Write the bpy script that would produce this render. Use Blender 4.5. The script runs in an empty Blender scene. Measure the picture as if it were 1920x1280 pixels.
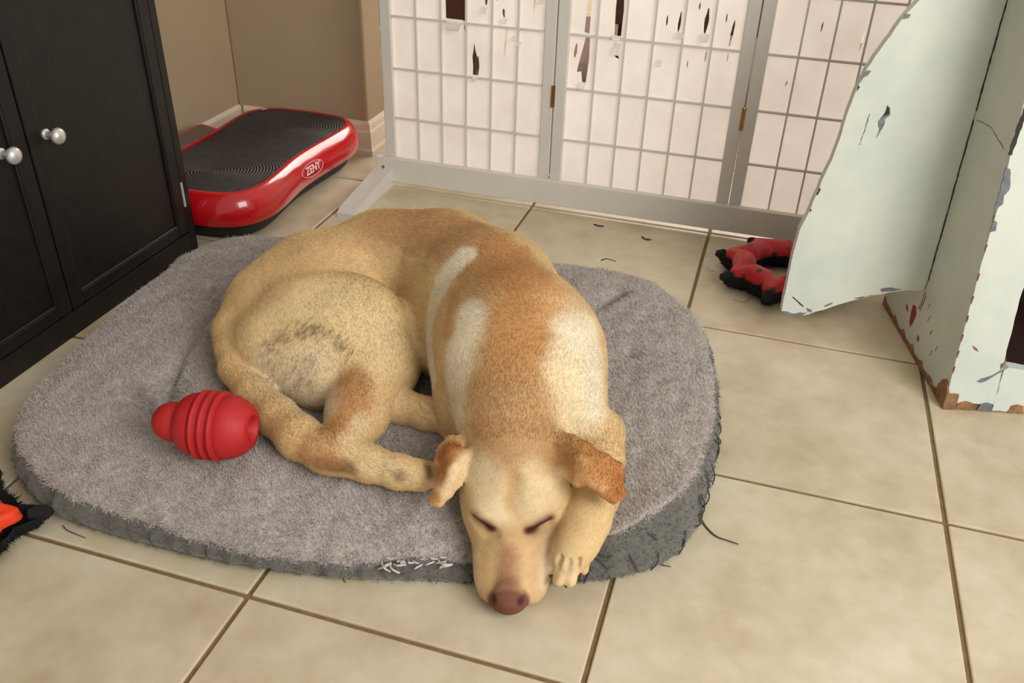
import bpy, bmesh, math, random
import numpy as np
from mathutils import Vector, Matrix
from mathutils.geometry import delaunay_2d_cdt

# ------------------------------------------------------------------ camera
CAM = np.array([0.5512, -0.6829, 0.9255])
FOCAL = 1656.3                       # focal length in pixels of a 1920x1280 frame
PITCH, YAW, ROLL = 0.56324, -0.28074, 0.03433
def _axes():
    f0 = np.array([math.sin(YAW), math.cos(YAW), 0.0]); r0 = np.array([math.cos(YAW), -math.sin(YAW), 0.0])
    z = np.array([0, 0, 1.0])
    f = f0 * math.cos(PITCH) - z * math.sin(PITCH); u = z * math.cos(PITCH) + f0 * math.sin(PITCH)
    return r0 * math.cos(ROLL) + u * math.sin(ROLL), u * math.cos(ROLL) - r0 * math.sin(ROLL), f
AX_R, AX_U, AX_F = _axes()
scene = bpy.context.scene
cam_data = bpy.data.cameras.new('camera'); cam = bpy.data.objects.new('camera', cam_data)
scene.collection.objects.link(cam)
cam_data.sensor_fit = 'HORIZONTAL'; cam_data.sensor_width = 36.0; cam_data.lens = FOCAL / 1920 * 36
cam_data.clip_start = 0.02
m = Matrix.Identity(4)
for i in range(3):
    m[i][0], m[i][1], m[i][2], m[i][3] = AX_R[i], AX_U[i], -AX_F[i], CAM[i]
cam.matrix_world = m
scene.camera = cam

def ray(px, py):
    return AX_F + AX_R * (px - 960) / FOCAL - AX_U * (py - 640) / FOCAL
def at(px, py, z=0.0):
    """world point at height z that was measured at pixel (px, py) of the photograph"""
    d = ray(px, py); t = (z - CAM[2]) / d[2]
    return CAM + d * t

# ------------------------------------------------------------------ light
world = bpy.data.worlds.new('world'); scene.world = world; world.use_nodes = True
world.node_tree.nodes['Background'].inputs[0].default_value = (1.0, 0.965, 0.90, 1)
world.node_tree.nodes['Background'].inputs[1].default_value = 0.36
def area_light(name, loc, target, size, size_y, power, color):
    d = bpy.data.lights.new(name, 'AREA'); d.shape = 'RECTANGLE'; d.size = size; d.size_y = size_y
    d.energy = power; d.color = color
    o = bpy.data.objects.new(name, d); scene.collection.objects.link(o); o.location = loc
    o.rotation_euler = (Vector(target) - Vector(loc)).to_track_quat('-Z', 'Y').to_euler()
    return o
area_light('window_daylight', (2.35, -0.95, 1.75), (0.35, 0.5, 0.1), 1.6, 1.6, 47, (1.0, 0.98, 0.93))
area_light('next_room_daylight', (0.45, 4.4, 1.7), (0.0, 1.3, 0.2), 2.6, 1.8, 88, (1.0, 0.87, 0.79))
vs = scene.view_settings
vs.view_transform = 'Standard'; vs.look = 'None'; vs.gamma = 1.0; vs.use_curve_mapping = False
vs.exposure = 0.68

# ------------------------------------------------------------------ helpers
def srgb(r, g, b):
    f = lambda c: (c / 255 / 12.92) if c / 255 <= 0.04045 else ((c / 255 + 0.055) / 1.055) ** 2.4
    return (f(r), f(g), f(b), 1.0)
def new_mat(name):
    mt = bpy.data.materials.new(name); mt.use_nodes = True
    nt = mt.node_tree; return mt, nt, nt.nodes['Principled BSDF']
def ramp(nt, src, stops):
    n = nt.nodes.new('ShaderNodeValToRGB'); el = n.color_ramp.elements
    el[0].position, el[0].color = stops[0]; el[1].position, el[1].color = stops[-1]
    for p, c in stops[1:-1]:
        e = el.new(p); e.color = c
    nt.links.new(src, n.inputs[0]); return n.outputs[0]
def noise(nt, scale, detail=4, rough=.55, vec=None, dim='3D'):
    n = nt.nodes.new('ShaderNodeTexNoise'); n.noise_dimensions = dim
    n.inputs['Scale'].default_value = scale; n.inputs['Detail'].default_value = detail; n.inputs['Roughness'].default_value = rough
    if vec is not None: nt.links.new(vec, n.inputs['Vector'])
    return n.outputs['Fac']
def pos(nt):
    return nt.nodes.new('ShaderNodeNewGeometry').outputs['Position']
def bump(nt, bs, h, strength, dist):
    b = nt.nodes.new('ShaderNodeBump'); b.inputs['Strength'].default_value = strength; b.inputs['Distance'].default_value = dist
    nt.links.new(h, b.inputs['Height']); nt.links.new(b.outputs[0], bs.inputs['Normal']); return b
def mix(nt, fac, a, b, mode='MIX'):
    n = nt.nodes.new('ShaderNodeMix'); n.data_type = 'RGBA'; n.blend_type = mode
    for k, v in ((0, fac), (6, a), (7, b)):
        if hasattr(v, 'links'): nt.links.new(v, n.inputs[k])
        else: n.inputs[k].default_value = v
    return n.outputs[2]
def simple_mat(name, c, rough=.5, var=.12, scale=20, bump_s=0.0, bump_d=.002, metallic=0.0, spec=.5, coat=0.0):
    mt, nt, bs = new_mat(name)
    p = pos(nt); nz = noise(nt, scale, 4, .6, p)
    lo = tuple(x * (1 - var) for x in c[:3]) + (1,); hi = tuple(min(1, x * (1 + var)) for x in c[:3]) + (1,)
    nt.links.new(ramp(nt, nz, [(.3, lo), (.7, hi)]), bs.inputs['Base Color'])
    bs.inputs['Roughness'].default_value = rough; bs.inputs['Metallic'].default_value = metallic
    bs.inputs['Specular IOR Level'].default_value = spec; bs.inputs['Coat Weight'].default_value = coat
    if bump_s: bump(nt, bs, noise(nt, scale * 6, 3, .6, p), bump_s, bump_d)
    return mt
M = {}

COL = scene.collection
def link(name, me, mat, parent=None, smooth=False):
    if mat is not None and len(me.materials) == 0: me.materials.append(mat)
    if smooth:
        me.polygons.foreach_set('use_smooth', [True] * len(me.polygons))
    o = bpy.data.objects.new(name, me); COL.objects.link(o)
    if parent is not None:
        o.parent = parent
    return o
def empty(name, loc=(0, 0, 0), rz=0.0):
    o = bpy.data.objects.new(name, None); COL.objects.link(o); o.location = loc; o.rotation_euler = (0, 0, rz)
    o.empty_display_size = .05
    return o
def tag(o, label=None, cat=None, group=None, kind=None):
    for k, v in (('label', label), ('category', cat), ('group', group), ('kind', kind)):
        if v: o[k] = v
    return o

class MB:
    """collects shapes and links them as one mesh object"""
    def __init__(s): s.v = []; s.f = []
    def add(s, vs_, fs):
        n = len(s.v); s.v += [tuple(float(c) for c in p) for p in vs_]; s.f += [tuple(i + n for i in f) for f in fs]; return s
    def box(s, x0, x1, y0, y1, z0, z1):
        p = [(x, y, z) for z in (z0, z1) for y in (y0, y1) for x in (x0, x1)]
        return s.add(p, [(0, 2, 3, 1), (4, 5, 7, 6), (0, 1, 5, 4), (2, 6, 7, 3), (0, 4, 6, 2), (1, 3, 7, 5)])
    def bbox(s, x0, x1, y0, y1, z0, z1, b=.003):
        """box with bevelled edges"""
        bm = bmesh.new(); bmesh.ops.create_cube(bm, size=1)
        for v in bm.verts:
            v.co = Vector(((x0 + x1) / 2 + v.co.x * (x1 - x0), (y0 + y1) / 2 + v.co.y * (y1 - y0), (z0 + z1) / 2 + v.co.z * (z1 - z0)))
        bmesh.ops.bevel(bm, geom=bm.edges[:], offset=b, segments=2, profile=.5, affect='EDGES')
        bm.verts.index_update()
        s.add([v.co for v in bm.verts], [[v.index for v in f.verts] for f in bm.faces]); bm.free(); return s
    def prism(s, poly, origin, ax, ay, an, d0, d1):
        """polygon in the plane (ax, ay) extruded along an from d0 to d1"""
        o, ax, ay, an = (np.array(q, float) for q in (origin, ax, ay, an)); n = len(poly)
        if sum(poly[i][0] * poly[(i + 1) % n][1] - poly[(i + 1) % n][0] * poly[i][1] for i in range(n)) < 0: poly = poly[::-1]
        if np.dot(np.cross(ax, ay), an) < 0: poly = poly[::-1]
        vs_ = [o + ax * a + ay * b + an * d0 for a, b in poly] + [o + ax * a + ay * b + an * d1 for a, b in poly]
        fs = [tuple(range(n))[::-1], tuple(range(n, 2 * n))] + [(i, (i + 1) % n, (i + 1) % n + n, i + n) for i in range(n)]
        return s.add(vs_, fs)
    def tube(s, pts, rad, n=10, cap=True):
        pts = [np.array(p, float) for p in pts]; k = len(pts)
        if not hasattr(rad, '__len__'): rad = [rad] * k
        rings = []; ref = np.array([0.31, 0.17, 0.93])
        for i in range(k):
            t = pts[min(i + 1, k - 1)] - pts[max(i - 1, 0)]; t = t / (np.linalg.norm(t) + 1e-9)
            a = np.cross(t, ref); a /= np.linalg.norm(a) + 1e-9; b = np.cross(t, a); ref = ref if abs(t @ ref) < .95 else np.array([1, .2, .1])
            rings += [pts[i] + (a * math.cos(q) + b * math.sin(q)) * rad[i] for q in np.arange(n) * 2 * math.pi / n]
        fs = [(i * n + j, i * n + (j + 1) % n, (i + 1) * n + (j + 1) % n, (i + 1) * n + j) for i in range(k - 1) for j in range(n)]
        if cap: fs += [tuple(range(n))[::-1], tuple(range((k - 1) * n, k * n))]
        return s.add(rings, fs)
    def lathe(s, prof, origin, axis, n=32):
        """prof: list of (distance along axis, radius)"""
        ax = np.array(axis, float); ax /= np.linalg.norm(ax); a = np.cross(ax, [.3, .2, .9]); a /= np.linalg.norm(a); b = np.cross(ax, a); o = np.array(origin, float)
        vs_ = [o + ax * h + (a * math.cos(q) + b * math.sin(q)) * r for h, r in prof for q in np.arange(n) * 2 * math.pi / n]; k = len(prof)
        fs = [(i * n + j, i * n + (j + 1) % n, (i + 1) * n + (j + 1) % n, (i + 1) * n + j) for i in range(k - 1) for j in range(n)]
        fs += [tuple(range(n))[::-1], tuple(range((k - 1) * n, k * n))]
        return s.add(vs_, fs)
    def mesh(s, name):
        me = bpy.data.meshes.new(name); me.from_pydata(s.v, [], s.f); me.validate()
        bm = bmesh.new(); bm.from_mesh(me); bmesh.ops.recalc_face_normals(bm, faces=bm.faces); bm.to_mesh(me); bm.free()
        return me
    def build(s, name, mat, parent=None, smooth=False):
        o = link(name, s.mesh(name), mat, parent, smooth)
        if smooth: 
            try: o.data.set_sharp_from_angle(angle=math.radians(40))
            except Exception: pass
        return o
def smooth_path(ctrl, n=8, closed=False):
    """Catmull-Rom through the control points"""
    P = [np.array(c, float) for c in ctrl]; k = len(P); out = []
    rng = range(k) if closed else range(k - 1)
    for i in rng:
        g = (lambda j: P[j % k]) if closed else (lambda j: P[min(max(j, 0), k - 1)])
        p0, p1, p2, p3 = g(i - 1), g(i), g(i + 1), g(i + 2)
        for t in np.arange(n) / n:
            out.append(.5 * ((2 * p1) + (-p0 + p2) * t + (2 * p0 - 5 * p1 + 4 * p2 - p3) * t * t + (-p0 + 3 * p1 - 3 * p2 + p3) * t ** 3))
    if not closed: out.append(P[-1])
    return out
def vnoise(p, seed=0):
    """cheap smooth pseudo noise of (n,3) or (n,2) points, about -1..1"""
    p = np.asarray(p, float); r = np.random.RandomState(seed); out = np.zeros(len(p))
    for o in range(7):
        k = r.normal(size=p.shape[1]); k *= (1 + .35 * o) / np.linalg.norm(k); out += np.sin(p @ k * 6.28 + r.rand() * 6.28) / 3.2
    return out
def in_poly(x, y, poly):
    c = False; n = len(poly)
    for i in range(n):
        (x0, y0), (x1, y1) = poly[i], poly[i - 1]
        if (y0 > y) != (y1 > y) and x < (x1 - x0) * (y - y0) / (y1 - y0) + x0: c = not c
    return c
def hair(name, parent, mat, root, direc, length, radius, tint=None, curl=.15, seed=1):
    """short strands as one curves object: root, direction (n,3), length (n,)"""
    n = len(root); r = np.random.RandomState(seed)
    hc = bpy.data.hair_curves.new(name); hc.add_curves([4] * n)
    L = np.asarray(length).reshape(-1, 1); bend = r.normal(size=(n, 3)) * curl
    P = np.stack([root, root + direc * L * .35 + bend * L * .08, root + direc * L * .7 + bend * L * .3, root + direc * L + bend * L * .7], axis=1)
    hc.position_data.foreach_set('vector', P.astype(np.float32).ravel())
    a = hc.attributes.get('radius') or hc.attributes.new('radius', 'FLOAT', 'POINT')
    a.data.foreach_set('value', np.tile(np.array([1, .95, .75, .25], np.float32) * radius, n))
    if tint is not None:
        t = hc.attributes.new('tint', 'FLOAT_COLOR', 'CURVE'); t.data.foreach_set('color', np.c_[tint, np.ones(n)].astype(np.float32).ravel())
    hc.materials.append(mat)
    o = bpy.data.objects.new(name, hc); COL.objects.link(o); o.parent = parent; o['kind'] = 'stuff'
    return o
def sample_mesh(V, F, n, seed=0, keep=None):
    """area-weighted random points on triangles/quads: point, normal, face index, vertex weights"""
    F = np.asarray(F); 
    if F.shape[1] == 4: F = np.concatenate([F[:, [0, 1, 2]], F[:, [0, 2, 3]]])
    A, B, C = V[F[:, 0]], V[F[:, 1]], V[F[:, 2]]; N = np.cross(B - A, C - A); ar = np.linalg.norm(N, axis=1)
    w = ar if keep is None else ar * keep[F].mean(1)
    r = np.random.RandomState(seed); idx = r.choice(len(F), n, p=w / w.sum())
    a, b = r.rand(n), r.rand(n); sw = a + b > 1; a[sw], b[sw] = 1 - a[sw], 1 - b[sw]
    W = np.c_[1 - a - b, a, b]; P = (V[F[idx]] * W[:, :, None]).sum(1)
    return P, N[idx] / (ar[idx, None] + 1e-12), F[idx], W

# ------------------------------------------------------------------ materials of the room
def tile_material():
    mt, nt, bs = new_mat('stone_tile')
    oi = nt.nodes.new('ShaderNodeObjectInfo')
    cmb = nt.nodes.new('ShaderNodeVectorMath'); cmb.operation = 'MULTIPLY_ADD'
    nt.links.new(oi.outputs['Random'], cmb.inputs[0]); cmb.inputs[1].default_value = (17, 11, 5); nt.links.new(pos(nt), cmb.inputs[2])
    v = cmb.outputs[0]
    a = noise(nt, 5.5, 6, .62, v); b = noise(nt, 26, 5, .6, v)
    ca = ramp(nt, a, [(.30, srgb(184, 168, 139)), (.5, srgb(202, 188, 161)), (.72, srgb(214, 203, 180))])
    cb = ramp(nt, b, [(.35, (.92, .91, .88, 1)), (.62, (1, 1, 1, 1))])
    nt.links.new(mix(nt, 1.0, ca, cb, 'MULTIPLY'), bs.inputs['Base Color'])
    bs.inputs['Roughness'].default_value = .36; bs.inputs['Specular IOR Level'].default_value = .4
    bump(nt, bs, b, .05, .002)
    return mt
M['tile'] = tile_material()
M['grout'] = simple_mat('grout', srgb(122, 98, 66), .9, .2, 60)
M['wall'] = simple_mat('wall_paint', srgb(170, 149, 121), .85, .03, 6, .06, .001)
M['trim'] = simple_mat('trim_paint', srgb(226, 212, 192), .45, .03, 10)
M['white_wood'] = simple_mat('white_screen_wood', srgb(212, 208, 199), .5, .03, 14)
M['brown_wood'] = simple_mat('dark_brown_wood', srgb(74, 42, 26), .5, .3, 9)

# ------------------------------------------------------------------ floor
T = 0.457
fl = MB().box(-1.6, 3.4, -1.4, 5.0, -.05, -.0035).build('floor', M['grout']); tag(fl, 'beige stone tiled floor with brown grout', kind='structure')
g = .0034
tile_me = MB().bbox(g, T - g, g, T - g, -.012, 0, .0022).mesh('tile'); tile_me.materials.append(M['tile'])
for j in range(-3, 10):
    for i in range(-3, 7):
        if -1.0 < (i + 1) * T and (j + 1) * T < 5:
            o = bpy.data.objects.new('tile', tile_me); COL.objects.link(o); o.parent = fl
            o.location = (i * T, j * T, 0)

# ------------------------------------------------------------------ walls, baseboards
WX, WY, EX = -0.968, 1.565, -0.548        # left wall face, back wall face, end of the back wall
w = MB().box(WX - .12, WX, -1.4, WY + .12, -.01, 2.4).build('wall_left', M['wall']); tag(w, kind='structure')
w = MB().bbox(WX, EX, WY, WY + .115, -.01, 2.4, .006).build('wall_back', M['wall']); tag(w, kind='structure')
prof = [(0, 0), (.016, 0), (.017, .012), (.013, .020), (.012, .066), (.009, .072), (.008, .086), (.004, .095), (0, .096)]
def baseboard(name, path):
    mb = MB(); k = len(prof); P = [np.array(p, float) for p in path]; vs_ = []
    for i, p in enumerate(P):
        ns = []
        if i > 0: d = P[i] - P[i - 1]; ns.append(np.array([d[1], -d[0]]) / np.linalg.norm(d))
        if i < len(P) - 1: d = P[i + 1] - P[i]; ns.append(np.array([d[1], -d[0]]) / np.linalg.norm(d))
        n = sum(ns); n = n / (n @ ns[0])
        vs_ += [(p[0] + n[0] * a, p[1] + n[1] * a, b) for a, b in prof]
    fs = [(i * k + j, i * k + (j + 1) % k, (i + 1) * k + (j + 1) % k, (i + 1) * k + j) for i in range(len(P) - 1) for j in range(k)]
    fs += [tuple(range(k)), tuple(range((len(P) - 1) * k, len(P) * k))[::-1]]
    o = mb.add(vs_, fs).build(name, M['trim']); tag(o, kind='structure'); return o
baseboard('baseboard_back', [(WX + .02, WY), (EX, WY), (EX, WY + .115), (EX - .2, WY + .115)])
baseboard('baseboard_left', [(WX, -1.4), (WX, WY)])
# the next room, seen past the wall's end and through the torn paper
w = MB().box(-1.6, 3.4, 4.6, 4.7, -.01, 2.4).build('wall_far', M['wall']); tag(w, kind='structure')
M['green'] = simple_mat('green_curtain_cloth', srgb(128, 158, 84), .9, .15, 30)
cp = [(-1.5 + .0125 * q, .022 * math.sin(q * .8)) for q in range(49)]; nc = len(cp)
cu_ = empty('curtain', (0, 2.97, 0)); tag(cu_, 'green curtain glimpsed past the wall end left of the paper screen', 'curtain')
MB().add([(x, y + d, z) for d in (0, .006) for z in (.02, 2.2) for x, y in cp], [(i, i + 1, i + 1 + nc, i + nc) for i in range(nc - 1)] + [(i + 2 * nc, i + 3 * nc, i + 1 + 3 * nc, i + 1 + 2 * nc) for i in range(nc - 1)]).build('cloth', M['green'], cu_, True)
MB().tube([(-1.55, 0, 2.22), (-.85, 0, 2.22)], .014, 12).build('rod', M['trim'], cu_, True)
for x_ in (-1.53, -.87): MB().bbox(x_ - .012, x_ + .012, -.03, .03, 0, 2.25, .003).build('stand', M['trim'], cu_)
def sideboard(loc, w_, d_, h_, label):
    t = empty('sideboard', loc)
    MB().bbox(0, w_, 0, d_, .05, h_, .004).build('body', M['brown_wood'], t)
    MB().bbox(-.015, w_ + .015, -.015, d_ + .01, h_, h_ + .025, .004).build('top', M['brown_wood'], t)
    for a in (.02, w_ / 2 + .008):
        dr = MB().bbox(a, a + w_ / 2 - .028, -.014, -.0005, .07, h_ - .03, .003).build('door', M['brown_wood'], t)
        MB().lathe([(0, .006), (.012, .006), (.014, .013), (.024, .011), (.027, .003)], (a + (w_ / 2 - .06 if a < .1 else .03), -.014, h_ * .6), (0, -1, 0), 14).build('knob', M['brown_wood'], dr)
    for x in (.03, w_ - .03):
        for y in (.03, d_ - .03): MB().bbox(x - .02, x + .02, y - .02, y + .02, 0, .055, .003).build('foot', M['brown_wood'], t)
    tag(t, label, 'sideboard'); return t
sideboard((-.735, 2.31, 0), .25, .35, .62, 'dark brown wooden cabinet glimpsed through the big square tear of the screen')
M['floor_dimmer'] = simple_mat('mauve_dimmer_cloth', srgb(112, 92, 84), .95, .2, 40, .3, .002)  # added cover, darkens the brightly lit floor seen through the slits
rg = empty('floor_dimmer', (.0, 2.95, 0)); tag(rg, 'mauve brown floor cover added to darken the lit floor behind the screen slits', 'floor_dimmer')
MB().bbox(-.42, .9, -.62, .62, .0005, .009, .003).build('pile', M['floor_dimmer'], rg)
for x_ in (-.42, .886): MB().bbox(x_, x_ + .014, -.62, .62, .001, .0105, .002).build('border', M['brown_wood'], rg)
tb = empty('bench', (.32, 2.7, .010)); tag(tb, 'dark brown bench glimpsed through the slits of the middle screen panel', 'bench')
MB().bbox(-.43, .47, -.2, .2, .46, .49, .004).build('seat', M['brown_wood'], tb)
MB().bbox(-.40, .44, -.17, .17, .205, .458, .004).build('apron', M['brown_wood'], tb)
for x_ in (-.40, .41):
    for y_ in (-.17, .14): MB().bbox(x_, x_ + .03, y_, y_ + .03, 0, .21, .003).build('leg', M['brown_wood'], tb)

# ------------------------------------------------------------------ white folding paper screen on a stand
SY = 1.385                                    # front face of the screen
M['paper'] = None
def paper_material():
    mt, nt, bs = new_mat('rice_paper'); out = nt.nodes['Material Output']
    c = ramp(nt, noise(nt, 9, 5, .6, pos(nt)), [(.3, srgb(232, 226, 220)), (.7, srgb(246, 242, 238))])
    d = nt.nodes.new('ShaderNodeBsdfDiffuse'); t = nt.nodes.new('ShaderNodeBsdfTranslucent'); mx = nt.nodes.new('ShaderNodeMixShader')
    nt.links.new(c, d.inputs[0]); nt.links.new(c, t.inputs[0]); mx.inputs[0].default_value = .5
    nt.links.new(d.outputs[0], mx.inputs[1]); nt.links.new(t.outputs[0], mx.inputs[2]); nt.links.new(mx.outputs[0], out.inputs[0])
    nt.nodes.remove(bs); return mt
M['paper'] = paper_material()
M['brass'] = simple_mat('brass', srgb(176, 140, 70), .35, .1, 60, metallic=1.0)

screen = empty('room_divider_screen', (.26, SY, 0))
tag(screen, 'white folding paper screen with torn paper panes on a low wooden stand', 'screen')
SO = np.array([.26, SY, 0])
def sb(mb): # shift to the screen's own origin
    mb.v = [(x - SO[0], y - SO[1], z - SO[2]) for x, y, z in mb.v]; return mb
PW, PITCH_X = .451, .4515
ROW0, DROW, NROW, H = .0545, .127, 13, 1.76
stile_w = .0285
X0 = -.412
# tears, measured in cells: (panel, column, row) -> list of hole outlines, u across 0..1, v up 0..1
# row 0 is the lowest row of panes
def slit(u, v0, v1, w_, lean=0.0, seed=0):
    r = random.Random(seed); n = 5; L, R_ = [], []
    for i in range(n + 1):
        t = i / n; ww = w_ * (.25 + .9 * math.sin(math.pi * min(max(t, .06), .94)) + r.uniform(-.15, .15)); c = u + lean * (t - .5)
        L.append((c - ww / 2, v0 + (v1 - v0) * t)); R_.append((c + ww / 2, v0 + (v1 - v0) * t))
    return L + R_[::-1]
TEARS = {
 (0, 2, 3): [[(.18, .05), (.93, .03), (.95, .96), (.15, .96)]],
 (0, 0, 3): [slit(.8, .62, .98, .07, 0, 1)],
 (0, 1, 3): [slit(.52, .72, .95, .06, 0, 2)],
 (0, 3, 3): [slit(.75, .36, .97, .15, .02, 3), slit(.2, .7, .82, .07, 0, 4)],
 (0, 4, 3): [slit(.42, .16, .32, .09, -.05, 5), slit(.12, .45, .6, .04, 0, 6)],
 (0, 5, 3): [slit(.55, .30, .82, .07, .02, 7), slit(.84, .58, .9, .08, 0, 8)],
 (0, 2, 2): [slit(.93, .82, .98, .05, -.03, 9)],
 (0, 3, 2): [[(.24, .04), (.46, .04), (.50, .22), (.46, .42), (.42, .38), (.34, .50), (.28, .66), (.26, .50), (.22, .40), (.25, .2)]],
 (0, 4, 2): [[(.44, .42), (.50, .50), (.56, .75), (.58, .97), (.50, .97), (.46, .72)]],
 (1, 0, 3): [[(.52, .05), (.70, .03), (.72, .72), (.60, .80), (.55, .5)]],
 (1, 1, 3): [[(.60, .05), (.84, .03), (.86, .5), (.80, .97), (.58, .97), (.57, .5)]],
 (1, 3, 3): [slit(.38, .3, .48, .05, .0, 11), slit(.82, .2, .56, .08, .03, 12)],
 (1, 4, 3): [slit(.72, .22, .66, .12, .03, 13), slit(.42, .62, .75, .04, 0, 14)],
 (1, 5, 3): [slit(.62, .06, .5, .08, .06, 15), slit(.36, .45, .6, .04, 0, 16)],
 (1, 0, 2): [[(.56, .14), (.70, .14), (.76, .6), (.74, .97), (.58, .97), (.50, .75), (.36, .42), (.34, .32), (.50, .34)], slit(.24, .58, .84, .09, .05, 17)],
 (1, 1, 2): [[(.66, .68), (.84, .64), (.72, .92), (.64, .93)]],
 (1, 4, 2): [slit(.86, .76, .96, .05, .02, 18), slit(.26, .62, .74, .04, 0, 19)],
 (1, 5, 2): [slit(.6, .8, .95, .03, 0, 20)],
 (2, 1, 3): [slit(.55, .45, .62, .04, .02, 22)],
 (2, 0, 2): [slit(.78, .48, .58, .05, .04, 24)],
 (2, 2, 3): [slit(.88, .2, .5, .04, .03, 25)],
}
def pane_mesh(w_, h_, holes):
    bd = [(0, 0), (w_, 0), (w_, h_), (0, h_)]
    pts = list(bd); edges = [(i, (i + 1) % 4) for i in range(4)]
    hp = []
    for hl in holes:
        q = [(min(max(u, .01), .99) * w_, min(max(v, .01), .985) * h_) for u, v in hl]; hp.append(q); n = len(pts); pts += q
        edges += [(n + i, n + (i + 1) % len(q)) for i in range(len(q))]
    vs_, es, fs, *_ = delaunay_2d_cdt([Vector(p) for p in pts], edges, [], 0, 1e-6)
    fs = [f for f in fs if not any(in_poly(sum(vs_[i].x for i in f) / len(f), sum(vs_[i].y for i in f) / len(f), q) for q in hp)]
    me = bpy.data.meshes.new('paper_pane'); me.from_pydata([(v.x, 0, v.y) for v in vs_], [], fs); me.validate(); me.materials.append(M['paper']); return me
def curl_flap(name, x, z, w_, h_, out, parent):
    """a strip of torn paper that curls towards the room"""
    n = 6; vs_ = []
    for i in range(n + 1):
        t = i / n; a = t * 2.0
        for u in (0, 1):
            vs_.append((x + (u - .5) * w_ * (1 - .35 * t), SY + .002 - out * math.sin(a) , z - h_ * t * (1 - .25 * t)))
    mb = MB().add(vs_, [(2 * i, 2 * i + 1, 2 * i + 3, 2 * i + 2) for i in range(n)])
    return sb(mb).build(name, M['paper'], parent, True)
for p in range(4):
    xl = X0 + p * PITCH_X; xr = xl + PW - .002
    panel = bpy.data.objects.new('panel', sb(MB().bbox(xl, xl + stile_w, SY - .002, SY + .018, .022, H, .002)).mesh('panel')); COL.objects.link(panel); panel.parent = screen
    panel.data.materials.append(M['white_wood'])
    sb(MB().bbox(xr - stile_w, xr, SY - .002, SY + .018, .022, H, .002)).build('stile', M['white_wood'], panel)
    cx0, cx1 = xl + stile_w, xr - stile_w; cw = (cx1 - cx0) / 6
    for c in range(1, 6):
        x = cx0 + c * cw
        sb(MB().box(x - .0022, x + .0022, SY + .0005, SY + .008, .07, H - .03)).build('lattice_bar', M['white_wood'], panel)
    for r_ in range(1, NROW):
        z = ROW0 + r_ * DROW
        sb(MB().box(cx0, cx1, SY + .0, SY + .0075, z - .0024, z + .0024)).build('lattice_bar', M['white_wood'], panel)
    sb(MB().bbox(cx0, cx1, SY, SY + .016, .03, .062, .002)).build('rail', M['white_wood'], panel)
    sb(MB().bbox(cx0, cx1, SY, SY + .016, H - .03, H, .002)).build('rail', M['white_wood'], panel)
    whole = pane_mesh(cw - .001, DROW - .001, [])
    for r_ in range(NROW):
        for c in range(6):
            me = whole
            if (p, c, r_) in TEARS: me = pane_mesh(cw - .001, DROW - .001, TEARS[(p, c, r_)])
            o = bpy.data.objects.new('paper_pane', me); COL.objects.link(o); o.parent = panel
            o.location = (cx0 + c * cw + .0005 - SO[0], .0085, ROW0 + r_ * DROW + .0005)
    # curled tatters
    for (pp, c, r_, u, v, w_, h_, out) in [(0, 2, 3, .55, .06, .044, .034, .012), (0, 3, 2, .35, .05, .012, .02, .008), (0, 3, 3, .74, .34, .012, .02, .010), (0, 4, 3, .5, .17, .014, .016, .009),
                                           (0, 5, 2, .06, .78, .012, .014, .010), (0, 4, 2, .9, .86, .012, .012, .008), (1, 0, 2, .6, .15, .018, .018, .010), (1, 1, 3, .7, .06, .026, .012, .008), (1, 1, 2, .78, .93, .014, .034, .012), (1, 4, 3, .74, .24, .022, .022, .010),
                                           (1, 3, 2, .3, .72, .012, .02, .008), (1, 3, 3, .9, .22, .02, .016, .008), (0, 5, 3, .85, .57, .012, .014, .009)]:
        if pp == p: curl_flap('torn_flap', cx0 + (c + u) * cw, ROW0 + (r_ + v) * DROW, w_, h_, out, panel)
    if p < 3:
        xh = xr + .001
        hg = sb(MB().tube([(xh, SY - .005, .262), (xh, SY - .005, .314)], .0032, 10)).build('hinge', M['brass'], panel)
        sb(MB().box(xh - .0045, xh + .0045, SY - .0032, SY - .0018, .262, .314)).build('hinge_leaf', M['brass'], hg)
# the stand: long front board and feet
st = sb(MB().bbox(-.434, 1.416, SY - .022, SY - .003, .013, .0785, .002)).build('stand_board', M['white_wood'], screen)
sb(MB().lathe([(0, .004), (.0015, .004), (.002, .002)], (-.412, SY - .022, .052), (0, -1, 0), 12)).build('screw', M['brass'], st)
sb(MB().lathe([(0, .003), (.0015, .003), (.002, .0015)], (.0375, SY - .0021, .0865), (0, -1, 0), 12)).build('screw', M['white_wood'], st)
for x in (-.434, 1.36):
    sb(MB().prism([(-.255, 0), (.15, 0), (.15, .02), (.04, .048), (-.03, .048), (-.24, .022), (-.255, .014)], (x, SY, 0), (0, 1, 0), (0, 0, 1), (1, 0, 0), 0, .046 if x < 0 else .05)).build('stand_foot', M['white_wood'], screen)

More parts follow.
